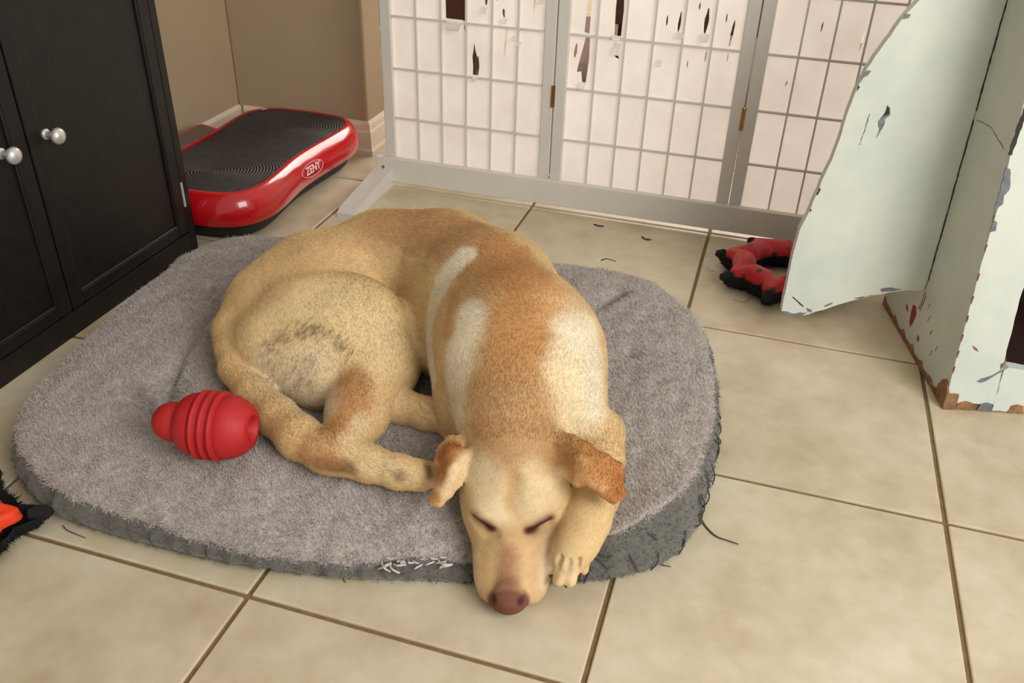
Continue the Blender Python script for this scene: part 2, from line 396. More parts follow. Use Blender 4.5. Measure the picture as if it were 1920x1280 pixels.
# ------------------------------------------------------------------ dark cabinet at the left
def espresso():
    mt, nt, bs = new_mat('espresso_wood')
    nz = noise(nt, 30, 6, .7, pos(nt))
    nt.links.new(ramp(nt, nz, [(.3, srgb(17, 14, 13)), (.7, srgb(30, 26, 23))]), bs.inputs['Base Color'])
    bs.inputs['Roughness'].default_value = .42; bs.inputs['Specular IOR Level'].default_value = .35; bump(nt, bs, nz, .08, .001); return mt
M['espresso'] = espresso()
M['chrome'] = simple_mat('brushed_nickel', srgb(214, 212, 207), .3, .04, 50, metallic=.55)
CX = -.655
cab = empty('storage_cabinet', (CX, .865, 0)); tag(cab, 'dark espresso wooden cabinet with round metal knobs beside the grey bed', 'cabinet')
CO = np.array([CX, .865, 0])
def cb(mb): mb.v = [(x - CO[0], y - CO[1], z - CO[2]) for x, y, z in mb.v]; return mb
CY0, CY1, CH = .078, .868, .95
cb(MB().bbox(-.962, CX - .018, CY0, CY1, .0, CH, .002)).build('carcass', M['espresso'], cab)
cb(MB().bbox(-.966, CX + .012, CY0 - .01, CY1 + .004, CH, CH + .022, .004)).build('top', M['espresso'], cab)
cb(MB().bbox(CX - .018, CX, .846, CY1, .0, CH, .002)).build('face_stile', M['espresso'], cab)
cb(MB().bbox(CX - .018, CX, CY0, CY0 + .02, .0, CH, .002)).build('face_stile', M['espresso'], cab)
cb(MB().bbox(CX - .018, CX, CY0 + .0205, .8455, .0, .048, .002)).build('base_rail', M['espresso'], cab)
def door(y0, y1, knob_y, hinge_y):
    x = CX; z0, z1 = .052, CH - .03
    d = cb(MB().bbox(x - .018, x - .006, y0, y1, z0, z1, .0015)).build('door', M['espresso'], cab)
    b = .031; bz = .024
    for (a0, a1, c0, c1) in ((y0, y0 + b, z0, z1), (y1 - b, y1, z0, z1), (y0 + b, y1 - b, z0, z0 + bz), (y0 + b, y1 - b, z1 - b, z1)):
        cb(MB().bbox(x - .006, x + .001, a0 + .0003, a1 - .0003, c0, c1, .002)).build('door_frame', M['espresso'], d)
    for (pa, pb) in (((y0 + b, z0 + bz), (y1 - b, z0 + bz)), ((y0 + b, z1 - b), (y1 - b, z1 - b)), ((y0 + b, z0 + bz), (y0 + b, z1 - b)), ((y1 - b, z0 + bz), (y1 - b, z1 - b))):
        cb(MB().tube([(x - .004, pa[0], pa[1]), (x - .004, pb[0], pb[1])], .0036, 8)).build('bead_moulding', M['espresso'], d, True)
    cb(MB().lathe([(0, .0095), (.003, .0095), (.005, .006), (.016, .0055), (.018, .008), (.021, .0125), (.027, .0150), (.032, .0135), (.036, .008), (.0372, .002)], (x - .006, knob_y, .381), (1, 0, 0), 28)).build('knob', M['chrome'], d, True)
    h = cb(MB().tube([(x + .002, hinge_y, .112), (x + .002, hinge_y, .168)], .0028, 10)).build('hinge', M['chrome'], d, True)
door(.472, .8445, .519, .8445)
door(.101, .4685, .416, .1)

# ------------------------------------------------------------------ red vibration plate
M['red_gloss'] = simple_mat('red_glossy_plastic', srgb(182, 10, 20), .24, .03, 4, coat=.6)
M['black_plastic'] = simple_mat('black_plastic', srgb(30, 28, 29), .6, .1, 20)
M['silver_print'] = simple_mat('silver_print', srgb(228, 190, 190), .5, .02, 20)
def mat_ridges():
    mt, nt, bs = new_mat('ridged_rubber_mat')
    p = pos(nt); d = []
    for c in ((-.70, 1.02), (-.70, 1.36)):
        s = nt.nodes.new('ShaderNodeVectorMath'); s.operation = 'DISTANCE'; nt.links.new(p, s.inputs[0]); s.inputs[1].default_value = (c[0], c[1], .125); d.append(s.outputs['Value'])
    mn = nt.nodes.new('ShaderNodeMath'); mn.operation = 'MINIMUM'; nt.links.new(d[0], mn.inputs[0]); nt.links.new(d[1], mn.inputs[1])
    sc = nt.nodes.new('ShaderNodeMath'); sc.operation = 'MULTIPLY'; nt.links.new(mn.outputs[0], sc.inputs[0]); sc.inputs[1].default_value = 2 * math.pi / .0075
    sn = nt.nodes.new('ShaderNodeMath'); sn.operation = 'SINE'; nt.links.new(sc.outputs[0], sn.inputs[0])
    nt.links.new(ramp(nt, noise(nt, 60, 3, .6, p), [(.3, srgb(52, 49, 50)), (.7, srgb(66, 62, 62))]), bs.inputs['Base Color'])
    bs.inputs['Roughness'].default_value = .55; bs.inputs['Specular IOR Level'].default_value = .35
    bump(nt, bs, sn.outputs[0], .9, .0016); return mt
M['mat'] = mat_ridges()
plate = empty('vibration_plate', (-.705, 1.19, 0)); tag(plate, 'red vibration exercise plate with black ridged top in the wall corner', 'exercise plate')
PO = np.array([-.705, 1.19, 0])
RIGHT = [(0, .905), (.05, .907), (.10, .917), (.135, .940), (.152, .982), (.154, 1.035), (.147, 1.10), (.1405, 1.17), (.143, 1.25), (.150, 1.33), (.154, 1.40), (.146, 1.455), (.115, 1.492), (.06, 1.506), (0, 1.508)]
LEFT = [(-x, y) for x, y in RIGHT[::-1]][1:-1]
outline = [np.array(p) for p in smooth_path(RIGHT + LEFT, 5, True)]
cen = np.array([0, 1.19])
# outward offset rings
def offset(poly, d):
    n = len(poly); out = []
    for i in range(n):
        t = poly[(i + 1) % n] - poly[i - 1]; nn = np.array([t[1], -t[0]]); nn /= np.linalg.norm(nn) + 1e-9; out.append(poly[i] + nn * d)
    return out
sgn = 1 if sum(outline[i][0] * outline[(i + 1) % len(outline)][1] - outline[(i + 1) % len(outline)][0] * outline[i][1] for i in range(len(outline))) > 0 else -1
def ring_loft(rings, cap0=True, cap1=True):
    mb = MB(); n = len(outline); vs_ = []
    for off, z in rings: vs_ += [(p[0], p[1] - PO[1], z) for p in offset(outline, off * sgn)]
    fs = [(i * n + j, i * n + (j + 1) % n, (i + 1) * n + (j + 1) % n, (i + 1) * n + j) for i in range(len(rings) - 1) for j in range(n)]
    if cap0: fs.append(tuple(range(n))[::-1])
    if cap1: fs.append(tuple(range((len(rings) - 1) * n, len(rings) * n)))
    return mb.add(vs_, fs)
def tilt(z): return z
shell = ring_loft([(-.02, .042), (.012, .043), (.026, .050), (.031, .064), (.030, .082), (.024, .102), (.014, .117), (.006, .123), (.0, .1245), (-.004, .1235), (-.006, .117)]).build('shell', M['red_gloss'], plate, True)
ring_loft([(-.03, .112), (-.0055, .112), (-.0055, .1225), (-.009, .1235), (-.05, .1240)]).build('ridged_mat', M['mat'], plate, True)
ring_loft([(-.016, .010), (-.006, .012), (.0, .030), (.002, .0425)]).build('base', M['black_plastic'], plate, True)
for x in (-.09, .09):
    for y in (-.22, .22):
        MB().lathe([(0, .02), (.012, .022)], (x, y, 0), (0, 0, 1), 16).build('foot', M['black_plastic'], plate)
# control panel at the inner waist
cp_ = MB().prism([(-.20, -.105), (-.135, -.085), (-.135, .085), (-.20, .105), (-.212, .08), (-.212, -.08)], (0, 0, 0), (1, 0, 0), (0, 1, 0), (0, 0, 1), .05, .128).build('console', M['red_gloss'], plate)
MB().prism([(-.197, -.092), (-.143, -.076), (-.143, .076), (-.197, .092)], (0, 0, 0), (1, 0, 0), (0, 1, 0), (0, 0, 1), .1282, .1302).build('display', simple_mat('console_grey', srgb(96, 84, 76), .35, .05, 20), cp_)
# brand badge on the front flank
def badge():
    n = np.array([.93, -.05, .30]); n /= np.linalg.norm(n); ax = np.array([0.05, .995, 0.0]); ax -= n * (ax @ n); ax /= np.linalg.norm(ax); up = np.cross(n, ax)
    if up[2] < 0: up = -up
    c = np.array([.1735, .012, .088])
    cu = bpy.data.curves.new('badge_text', 'FONT'); cu.body = 'ZENY'; cu.size = .026; cu.align_x = 'CENTER'; cu.align_y = 'CENTER'; cu.extrude = .0004; cu.offset = .0006; cu.shear = .25
    o = bpy.data.objects.new('badge_text', cu); COL.objects.link(o); cu.materials.append(M['silver_print'])
    mw = Matrix(((ax[0], up[0], n[0], c[0]), (ax[1], up[1], n[1], c[1]), (ax[2], up[2], n[2], c[2]), (0, 0, 0, 1)))
    dg = bpy.context.evaluated_depsgraph_get(); me = bpy.data.meshes.new_from_object(o.evaluated_get(dg)); bpy.data.objects.remove(o)
    me.transform(mw); me.name = 'badge_text'
    t = link('badge_text', me, M['silver_print'], plate)
    pts = [c + ax * .049 * math.cos(a) + up * .0165 * math.sin(a) + n * .0002 for a in np.linspace(0, 2 * math.pi, 41)]
    MB().tube(pts, .0007, 6, False).build('badge_outline', M['silver_print'], plate)
    pts = [c + ax * (.041 + .0022 * math.cos(a)) + up * (.0085 + .0022 * math.sin(a)) + n * .0002 for a in np.linspace(0, 2 * math.pi, 13)]
    MB().tube(pts, .0004, 5, False).build('badge_mark', M['silver_print'], plate)
badge()

# ------------------------------------------------------------------ chewed white painted cabinet with a curved wing
def old_paint(name, c, chip=.0):
    mt, nt, bs = new_mat(name); p = pos(nt)
    a = noise(nt, 7, 6, .65, p); b = noise(nt, 38, 5, .6, p)
    ca = ramp(nt, a, [(.32, (c[0] * .86, c[1] * .90, c[2] * .94, 1)), (.55, c), (.75, tuple(min(1, x * 1.06) for x in c[:3]) + (1,))])
    cb_ = ramp(nt, b, [(.20, srgb(170, 170, 166)), (.30, (1, 1, 1, 1))])
    nt.links.new(mix(nt, .55, ca, cb_, 'MULTIPLY'), bs.inputs['Base Color'])
    bs.inputs['Roughness'].default_value = .48; bump(nt, bs, a, .12, .004); return mt
M['old_white'] = old_paint('worn_white_paint', srgb(202, 207, 196))
M['raw_board'] = simple_mat('raw_brown_board', srgb(134, 98, 66), .85, .35, 45, .4, .002)
M['dark_inside'] = simple_mat('dark_cabinet_inside', srgb(52, 24, 14), .7, .25, 12)
M['grey_chip'] = simple_mat('grey_primer', srgb(108, 112, 116), .7, .3, 60)
M['dark_chip'] = simple_mat('dark_crack', srgb(40, 40, 36), .8, .3, 60)
M['red_chip'] = simple_mat('red_old_paint', srgb(150, 42, 40), .7, .2, 60)
BA = math.radians(13.0)
box = empty('painted_cabinet', (.94, .773, 0), BA); tag(box, 'chewed white painted cabinet with chipped edges and a curved wing panel', 'cabinet')
LEAN = .155
def lean(mb, k=LEAN, d0=0.0):
    mb.v = [(x, y + k * z, z) for x, y, z in mb.v]; return mb
def jag(pts, amp, seed, step=.012):
    """subdivide a closed polygon and roughen it, like gnawed board"""
    r = random.Random(seed); out = []; n = len(pts)
    for i in range(n):
        a, b = np.array(pts[i], float), np.array(pts[(i + 1) % n], float); k = max(1, int(np.linalg.norm(b - a) / step))
        for j in range(k):
            q = a + (b - a) * j / k; out.append((q[0] + (r.uniform(-amp, amp) if j else 0), q[1] + (r.uniform(-amp, amp) if j else 0)))
    return out
HB = .86
# left side board, in (depth, height)
sd = jag([(.006, .010), (.375, .008), (.40, HB), (LEAN * HB, HB)], .0018, 3, .02)
side_o = MB().prism(sd, (0, 0, 0), (0, 1, 0), (0, 0, 1), (1, 0, 0), .0, .02).build('side_panel', M['old_white'], box)
MB().prism([(a + .44 - .44, b) for a, b in sd], (.44, 0, 0), (0, 1, 0), (0, 0, 1), (1, 0, 0), .0, .02).build('side_panel', M['old_white'], box)
# gnawed raw strip along the foot of the side
strip = [(-.004, 0), (.377, 0), (.378, .020)] + [(.36 - .0145 * i, .0105 + .006 * math.sin(i * 1.7) + .004 * math.sin(i * 3.1 + 1)) for i in range(22)] + [(.035, .024), (.02, .046), (.012, .038), (-.002, .03)]
MB().prism(strip, (0, 0, 0), (0, 1, 0), (0, 0, 1), (1, 0, 0), -.0022, .0195).build('gnawed_edge', M['raw_board'], box)
# front frame, leaning back like the photograph shows
stile = jag([(.0, .012), (.084, .0155), (.082, .09), (.078, .18), (.079, HB), (0, HB)], .0009, 5, .015)
lean(MB().prism(stile, (0, 0, 0), (1, 0, 0), (0, 0, 1), (0, 1, 0), -.003, .017)).build('front_stile', M['old_white'], box)
railp = jag([(.0845, .0035), (.40, .0035), (.40, .078), (.25, .083), (.15, .081), (.11, .086), (.092, .088), (.085, .082)], .0012, 6, .012)
lean(MB().prism(railp, (0, 0, 0), (1, 0, 0), (0, 0, 1), (0, 1, 0), -.0032, .017)).build('front_rail', M['old_white'], box)
lean(MB().prism([(.0, .001), (.46, .001), (.46, .0115), (.0, .0125)], (0, 0, 0), (1, 0, 0), (0, 0, 1), (0, 1, 0), -.001, .017)).build('gnawed_edge', M['raw_board'], box)
lean(MB().prism([(.38, .012), (.46, .012), (.46, HB), (.38, HB)], (0, 0, 0), (1, 0, 0), (0, 0, 1), (0, 1, 0), -.003, .017)).build('front_stile', M['old_white'], box)
lean(MB().bbox(.08, .38, -.003, .017, HB - .07, HB, .001)).build('front_rail', M['old_white'], box)
MB().box(.021, .439, .38, .392, .01, HB).build('back_panel', M['dark_inside'], box)
MB().box(.021, .439, .022, .38, .012, .024).build('bottom_panel', M['dark_inside'], box)
MB().box(.0205, .0225, .16, .38, .024, HB - .03).build('inner_lining', M['dark_inside'], box)
MB().bbox(-.01, .47, LEAN * HB - .02, .415, HB + .0005, HB + .022, .003).build('top', M['old_white'], box)
# wing
wing = [(-.139, .644), (-.155, .622), (-.179, .575), (-.2, .53), (-.21, .494), (-.216, .457), (-.22, .409), (-.226, .37), (-.234, .34), (-.246, .279), (-.258, .236), (-.2615, .171), (-.262, .066), (-.247, .060), (-.229, .057), (-.21, .062), (-.167, .082), (-.13, .098), (-.092, .112), (-.045, .124), (-.004, .128), (-.0015, .155), (-.0015, .78), (-.03, .775), (-.085, .715)]
wing = jag(wing, .0007, 9, .012)
lean(MB().prism(wing, (0, .197, 0), (1, 0, 0), (0, 0, 1), (0, 1, 0), 0, .017), .07).build('wing_panel', M['old_white'], box)
MB().bbox(-.014, -.0005, .266, .284, .16, .66, .002).build('wing_batten', M['old_white'], box)
def chip(pts, plane, mat, seed=0, h=.0006):
    r = random.Random(seed); q = jag(pts, .0012, seed, .006)
    if plane == 'wing': mb = lean(MB().prism(q, (0, .197, 0), (1, 0, 0), (0, 0, 1), (0, 1, 0), -h, .001), .07)
    elif plane == 'front': mb = lean(MB().prism(q, (0, -.003, 0), (1, 0, 0), (0, 0, 1), (0, 1, 0), -h, .001))
    else: mb = MB().prism(q, (0, 0, 0), (0, 1, 0), (0, 0, 1), (1, 0, 0), -h, .001)
    return mb.build('paint_chip', mat, box)
def line(pts, w_):
    a = [np.array(p, float) for p in pts]; L_, R_ = [], []
    for i, p in enumerate(a):
        t = a[min(i + 1, len(a) - 1)] - a[max(i - 1, 0)]; n = np.array([-t[1], t[0]]); n /= np.linalg.norm(n) + 1e-9
        L_.append(tuple(p + n * w_ / 2)); R_.append(tuple(p - n * w_ / 2))
    return L_ + R_[::-1]
chip([(-.152, .472), (-.146, .468), (-.143, .455), (-.150, .448), (-.149, .440), (-.156, .418), (-.158, .413), (-.156, .430), (-.161, .444), (-.153, .452)], 'wing', M['grey_chip'], 1)
chip([(-.152, .470), (-.147, .466), (-.145, .457), (-.154, .452), (-.159, .447), (-.154, .455)], 'wing', M['dark_chip'], 2, .001)
chip(line([(-.246, .098), (-.236, .090), (-.222, .079)], .002), 'wing', M['dark_chip'], 3)
chip([(-.261, .0665), (-.25, .066), (-.24, .062), (-.226, .066), (-.212, .066), (-.222, .058), (-.229, .0565), (-.247, .0595), (-.260, .064)], 'wing', M['grey_chip'], 4)
chip([(-.216, .076), (-.205, .073), (-.203, .067), (-.212, .069)], 'wing', M['grey_chip'], 5)
chip(line([(-.182, .082), (-.168, .09)], .003), 'wing', M['grey_chip'], 6)
chip([(-.13, .103), (-.115, .107), (-.10, .111), (-.095, .1125), (-.118, .1035)], 'wing', M['dark_chip'], 7)
chip([(-.085, .125), (-.065, .130), (-.045, .128), (-.06, .1225), (-.08, .1195)], 'wing', M['grey_chip'], 8)
chip([(-.1995, .528), (-.192, .528), (-.196, .520), (-.2025, .516), (-.2055, .508), (-.2035, .52)], 'wing', M['grey_chip'], 9)
chip([(-.2085, .503), (-.205, .500), (-.2085, .492)], 'wing', M['dark_chip'], 10)
chip([(-.2385, .318), (-.235, .315), (-.239, .303), (-.241, .306)], 'wing', M['dark_chip'], 11)
chip([(-.2475, .278), (-.244, .276), (-.2455, .270)], 'wing', M['dark_chip'], 12)
chip([(-.158, .622), (-.148, .621), (-.150, .615), (-.1595, .613)], 'wing', M['grey_chip'], 13)
chip(line([(-.178, .455), (-.180, .43), (-.184, .40)], .0012), 'wing', M['grey_chip'], 14)
# seam beside the wing and marks on the side
chip(line([(.206, .150), (.2095, .2), (.2165, .30), (.2235, .40), (.2275, .455)], .0030), 'side', M['dark_chip'], 20)
chip(line([(.2285, .47), (.2335, .54), (.239, .62), (.2445, .70)], .0032), 'side', M['dark_chip'], 21)
chip(line([(.216, .458), (.19, .462), (.155, .464), (.12, .456), (.092, .450)], .0007), 'side', M['grey_chip'], 22)
chip([(.238, .078), (.222, .082), (.212, .072), (.214, .055), (.222, .036), (.232, .044), (.236, .060)], 'side', M['red_chip'], 23)
chip([(.270, .062), (.258, .062), (.250, .054), (.262, .053)], 'side', M['raw_board'], 24)
chip([(.180, .044), (.170, .044), (.168, .034), (.178, .034)], 'side', M['raw_board'], 25)
chip(line([(.203, .125), (.205, .105), (.209, .085)], .003), 'side', M['raw_board'], 26)
chip(line([(.196, .122), (.198, .105), (.203, .085)], .0025), 'side', M['raw_board'], 27)
for k, (a, b) in enumerate([(.13, .085), (.105, .055), (.155, .10), (.17, .12), (.09, .075)]):
    chip(line([(a, b), (a + .003, b - .012)], .002), 'side', M['raw_board'], 30 + k)
chip([(.03, .042), (.018, .05), (.006, .046), (-.003, .03), (-.003, .008), (.02, .008), (.04, .022)], 'side', M['raw_board'], 36, .003)
for k, z in enumerate((.07, .1, .13, .165, .2, .24, .29, .34)):
    chip([(LEAN * z - .003, z), (LEAN * z + .0005, z + .006), (LEAN * z - .0005, z + .014), (LEAN * z - .003, z + .014)], 'side', M['raw_board'], 40 + k, .0008)
chip([(.044, .058), (.050, .064), (.066, .071), (.078, .081), (.083, .084), (.082, .079), (.066, .066), (.052, .056)], 'front', M['grey_chip'], 50)
chip([(.020, .125), (.028, .121), (.034, .114), (.026, .117)], 'front', M['raw_board'], 51)
chip([(.076, .093), (.084, .104), (.0825, .09), (.079, .083)], 'front', M['raw_board'], 52)
for k, (a, b) in enumerate([(.02, .05), (.058, .085), (.11, .14)]):
    chip([(a, .0035), (b, .003), (b - .004, .0165), ((a + b) / 2, .019), (a + .004, .0155)], 'front', M['raw_board'] if k != 1 else M['grey_chip'], 60 + k, .0012)
chip([(-.002, .43), (.005, .428), (.010, .41), (.012, .395), (.006, .385), (.008, .372), (.002, .366), (.001, .355), (-.002, .35)], 'front', M['grey_chip'], 70, .0012)
chip([(.0, .345), (.007, .342), (.008, .328), (.0, .325)], 'front', M['grey_chip'], 71, .0012)
chip(line([(.004, .56), (.003, .50), (-.001, .45)], .006), 'front', M['dark_chip'], 72, .001)

# ------------------------------------------------------------------ toys
M['red_rubber'] = simple_mat('red_rubber', srgb(176, 24, 28), .6, .08, 90, .15, .0008)
a0, a1 = at(290, 787, .155), at(474, 804, .156); ax_k = a1 - a0; LK = np.linalg.norm(ax_k)
kong = empty('chew_toy', tuple((a0 + a1) / 2 - np.array([0, 0, .048]))); tag(kong, 'red ribbed rubber chew toy lying on the grey bed by the tail', 'dog toy')
ko = np.array(kong.location)
pf = [(0, .003), (.002, .014), (.008, .0210), (.018, .0262), (.030, .0285), (.036, .0270), (.0385, .0262), (.041, .0300), (.046, .0370), (.055, .0418), (.066, .0445), (.068, .0445)]
h_ = .068
for q in range(3):
    pf += [(h_ + .0015, .0425), (h_ + .003, .0445), (h_ + .0055, .0486), (h_ + .0080, .0494), (h_ + .0105, .0484), (h_ + .0125, .0440)]; h_ += .0135
pf += [(.114, .0455), (.124, .0440), (.134, .0395), (.142, .0345), (.147, .0300), (.149, .0280), (.1500, .020), (.146, .016), (.128, .014), (.128, .001)]
sc_ = LK / .150
MB().lathe([(a * sc_, b) for a, b in pf], a0 - ko, ax_k, 48).build('rubber_body', M['red_rubber'], kong, True)

def spotted(name, c, d):
    mt, nt, bs = new_mat(name); vo = nt.nodes.new('ShaderNodeTexVoronoi'); vo.inputs['Scale'].default_value = 36; vo.inputs['Randomness'].default_value = .55
    nt.links.new(pos(nt), vo.inputs['Vector'])
    nt.links.new(ramp(nt, vo.outputs['Distance'], [(.24, d), (.30, c)]), bs.inputs['Base Color']); bs.inputs['Roughness'].default_value = .5
    bs.inputs['Sheen Weight'].default_value = .2; bump(nt, bs, noise(nt, 300, 2, .5, pos(nt)), .15, .0006); return mt
M['red_spots'] = spotted('red_cloth_dark_paw_spots', srgb(190, 22, 30), srgb(64, 40, 36))
M['orange_cloth'] = simple_mat('orange_red_cloth', srgb(232, 62, 22), .7, .1, 60)
M['black_fleece'] = simple_mat('black_fleece', srgb(22, 21, 20), .95, .3, 120, .6, .003)
def tug_ring(name, c, R0, Ri, h, nsp, phase, cover, label, spike=.3, tiltx=0.0, cw=.93):
    t = empty(name, (c[0], c[1], 0)); tag(t, label, 'dog toy')
    n = 16 * nsp; r_ = np.random.RandomState(5); V1, V2 = [], []
    def Ro(a): return R0 * (1 + spike * max(0, math.cos(a * nsp + phase)) ** 1.6)
    kk, k2 = 13, 12
    top, und = MB(), MB()
    for i in range(n):
        a = 2 * math.pi * i / n; ro = Ro(a); mid, hw = (ro + Ri) / 2, (ro - Ri) / 2; sp = max(0, math.cos(a * nsp + phase)) ** 1.6
        for j in range(kk):
            q = math.pi * (.02 + .96 * j / (kk - 1)); rr = mid + hw * math.cos(q) * (cw - .12 * sp * (q < .8)); z = h * .45 + h * .5 * math.sin(q) ** .8 * (1 - .25 * sp)
            V1.append((rr * math.cos(a), rr * math.sin(a), z + tiltx * rr * math.cos(a)))
        for j in range(k2):
            q = math.pi * (1.0 + j / (k2 - 1)); rr = mid + hw * 1.05 * math.copysign(abs(math.cos(q)) ** .7, math.cos(q)); z = h * .56 + h * .55 * math.sin(q)
            V2.append((rr * math.cos(a), rr * math.sin(a), max(.0005, z + (r_.rand() - .5) * .003) + max(0, tiltx * rr * math.cos(a))))
    F = lambda K: [(i * K + j, i * K + j + 1, ((i + 1) % n) * K + j + 1, ((i + 1) % n) * K + j) for i in range(n) for j in range(K - 1)]
    top.add(V1, F(kk)).build('cover', cover, t, True)
    und.add(V2, F(k2)).build('fleece_underside', M['black_fleece'], t, True)
    for i in range(nsp):
        a = (2 * math.pi * i - phase) / nsp; ro = R0 * (1 + spike); e = np.array([math.cos(a), math.sin(a), 0])
        p = [e * (ro - .020) + [0, 0, h * .52], e * (ro - .006) + [0, 0, h * .52], e * (ro + .006) + [0, 0, h * .46], e * (ro + .010) + [0, 0, h * .40]]
        MB().tube([q + [0, 0, max(0, tiltx * (q @ [1, 0, 0]))] for q in p], [.009, .011, .009, .003], 10).build('spike_tip', M['black_fleece'], t, True)
    # fuzzy fleece fringe
    V = np.array(V2) ; Fq = np.array(F(k2)); P_, N_, _, _ = sample_mesh(V, Fq, 5000, 3)
    cen_ = np.c_[P_[:, :2] / np.linalg.norm(P_[:, :2], axis=1)[:, None] * (R0 + Ri) / 2, np.full(len(P_), h * .5)]
    D_ = P_ - cen_; D_ /= np.linalg.norm(D_, axis=1)[:, None] + 1e-9; D_[:, 2] = np.abs(D_[:, 2]) * .3
    fo = hair('fleece_pile', t, M['black_fleece'], P_, D_, np.random.RandomState(2).uniform(.003, .009, len(P_)), .0005, None, .5, 4)
    return t
ring = tug_ring('tug_ring', (.640, 1.165), .116, .060, .066, 8, 8 * math.radians(12), M['red_spots'], 'red spotted tug ring with black fleece underside by the paper screen', .26)
def strand(parent, pts, w_, mat, name='loose_thread'):
    P_ = smooth_path(pts, 6); return MB().tube(P_, [w_ * (1 - .5 * i / len(P_)) for i in range(len(P_))], 5).build(name, mat, parent)
ro_ = np.array(ring.location)
strand(ring, [at(1340, 507, .02) - ro_, at(1331, 509, .012) - ro_, at(1325, 500, .010) - ro_], .0006, M['black_fleece'])
strand(ring, [at(1408, 556, .006) - ro_, at(1395, 566, .002) - ro_, at(1375, 561, .002) - ro_], .0006, M['black_fleece'])
toy2 = tug_ring('tug_ring', tuple(at(-82, 996, .02)[:2]), .080, .02, .05, 5, 5 * math.radians(-36), M['orange_cloth'], 'black and orange plush tug toy at the left edge by the bed corner', .42, cw=.52)

# ------------------------------------------------------------------ grey dog bed
def bed_cloth(name, c, sc):
    mt, nt, bs = new_mat(name); p = pos(nt); a = noise(nt, sc, 5, .65, p); b = noise(nt, 9, 4, .6, p)
    ca = ramp(nt, a, [(.3, tuple(x * .78 for x in c[:3]) + (1,)), (.7, tuple(min(1, x * 1.12) for x in c[:3]) + (1,))])
    nt.links.new(mix(nt, 1.0, ca, ramp(nt, b, [(.3, (.92, .92, .92, 1)), (.7, (1, 1, 1, 1))]), 'MULTIPLY'), bs.inputs['Base Color'])
    bs.inputs['Roughness'].default_value = .95; bs.inputs['Specular IOR Level'].default_value = .1; bs.inputs['Sheen Weight'].default_value = .35
    bump(nt, bs, a, .55, .004); return mt
M['plush'] = bed_cloth('grey_plush', srgb(178, 170, 164), 130)
M['band'] = bed_cloth('dark_grey_band', srgb(102, 100, 95), 70)
M['thread'] = simple_mat('frayed_thread', srgb(70, 70, 68), .9, .2, 60)
M['stuffing'] = simple_mat('white_stuffing', srgb(196, 192, 186), .95, .1, 60)
BC = np.array([.0, .49])
BASE = [(-.482, .145), (-.44, .095), (-.385, .062), (-.32, .042), (-.208, .038), (-.082, .044), (-.004, .055), (.1, .072), (.187, .094), (.275, .117), (.383, .150), (.458, .184), (.518, .232), (.546, .297), (.555, .396), (.553, .504), (.541, .62), (.522, .72), (.49, .81), (.44, .885), (.37, .935), (.29, .950), (.18, .935), (.0, .91), (-.18, .89), (-.33, .87), (-.45, .845), (-.535, .80), (-.57, .74), (-.575, .64), (-.562, .49), (-.546, .37), (-.530, .27), (-.510, .20)]
bp = np.array(smooth_path(BASE, 6, True)); ang = np.arctan2(bp[:, 1] - BC[1], bp[:, 0] - BC[0]); rad = np.hypot(bp[:, 0] - BC[0], bp[:, 1] - BC[1])
o_ = np.argsort(ang); ang, rad = ang[o_], rad[o_]
NA, NR, NS = 360, 110, 12
TH = np.linspace(-math.pi, math.pi, NA, endpoint=False)
RB = np.interp(TH, np.r_[ang[-1] - 2 * math.pi, ang, ang[0] + 2 * math.pi], np.r_[rad[-1], rad, rad[0]])
def around(keys):
    """value by plan angle in degrees, smooth and periodic"""
    k = sorted(keys); a = np.array([q[0] for q in k], float); v = np.array([q[1] for q in k], float)
    return np.interp(np.degrees(TH), np.r_[a[-1] - 360, a, a[0] + 360], np.r_[v[-1], v, v[0]])
ZS = around([(-175, .066), (-160, .066), (-140, .066), (-125, .058), (-110, .050), (-95, .040), (-80, .034), (-68, .036), (-62, .052), (-52, .072), (-45, .098), (-35, .108), (-20, .106), (0, .088), (20, .074), (45, .07), (90, .07), (135, .07), (160, .068)])     # height of the seam
IN = around([(-175, .012), (-140, .006), (-110, .002), (-90, -.010), (-75, -.004), (-62, .008), (-50, .020), (-38, .026), (-20, .018), (0, .008), (30, .008), (90, .01), (150, .012)])   # how far the seam lies inside the foot line
DENTS = [  # x, y, depth, radius
    (.30, .17, .042, .085), (.33, .10, .03, .07), (.41, .16, .02, .07), (.17, .52, .02, .22), (-.12, .52, .018, .2), (.10, .27, .012, .12), (.42, .25, .028, .085)]
TUFT = at(297, 757, .10); TUFT2 = at(470, 510, .11)
def crease(p, a, b, depth, w_):
    a, b = np.array(a[:2]), np.array(b[:2]); d = b - a; t = np.clip(((p - a) @ d) / (d @ d), 0, 1); q = p - (a + t[:, None] * d); return depth * np.exp(-(q ** 2).sum(1) / w_ ** 2) * (1 - .6 * t)
CREASES = [(at(297, 757, .1), at(330, 700, .1), .024, .012), (at(330, 700, .1), at(385, 610, .1), .013, .010), (at(297, 757, .1), at(235, 715, .1), .020, .014), (at(400, 590, .11), at(350, 615, .11), .006, .010),
           (at(425, 545, .11), at(350, 570, .11), .024, .014), (at(450, 515, .11), at(350, 555, .11), .018, .016), (at(400, 580, .11), at(370, 600, .11), .006, .008), (at(1170, 545, .1), at(1120, 580, .1), .022, .012), (at(500, 490, .11), at(455, 495, .11), .012, .012), (at(1180, 660, .1), at(1130, 640, .1), .008, .02), (at(690, 1040, .05), at(730, 980, .07), .005, .02)]
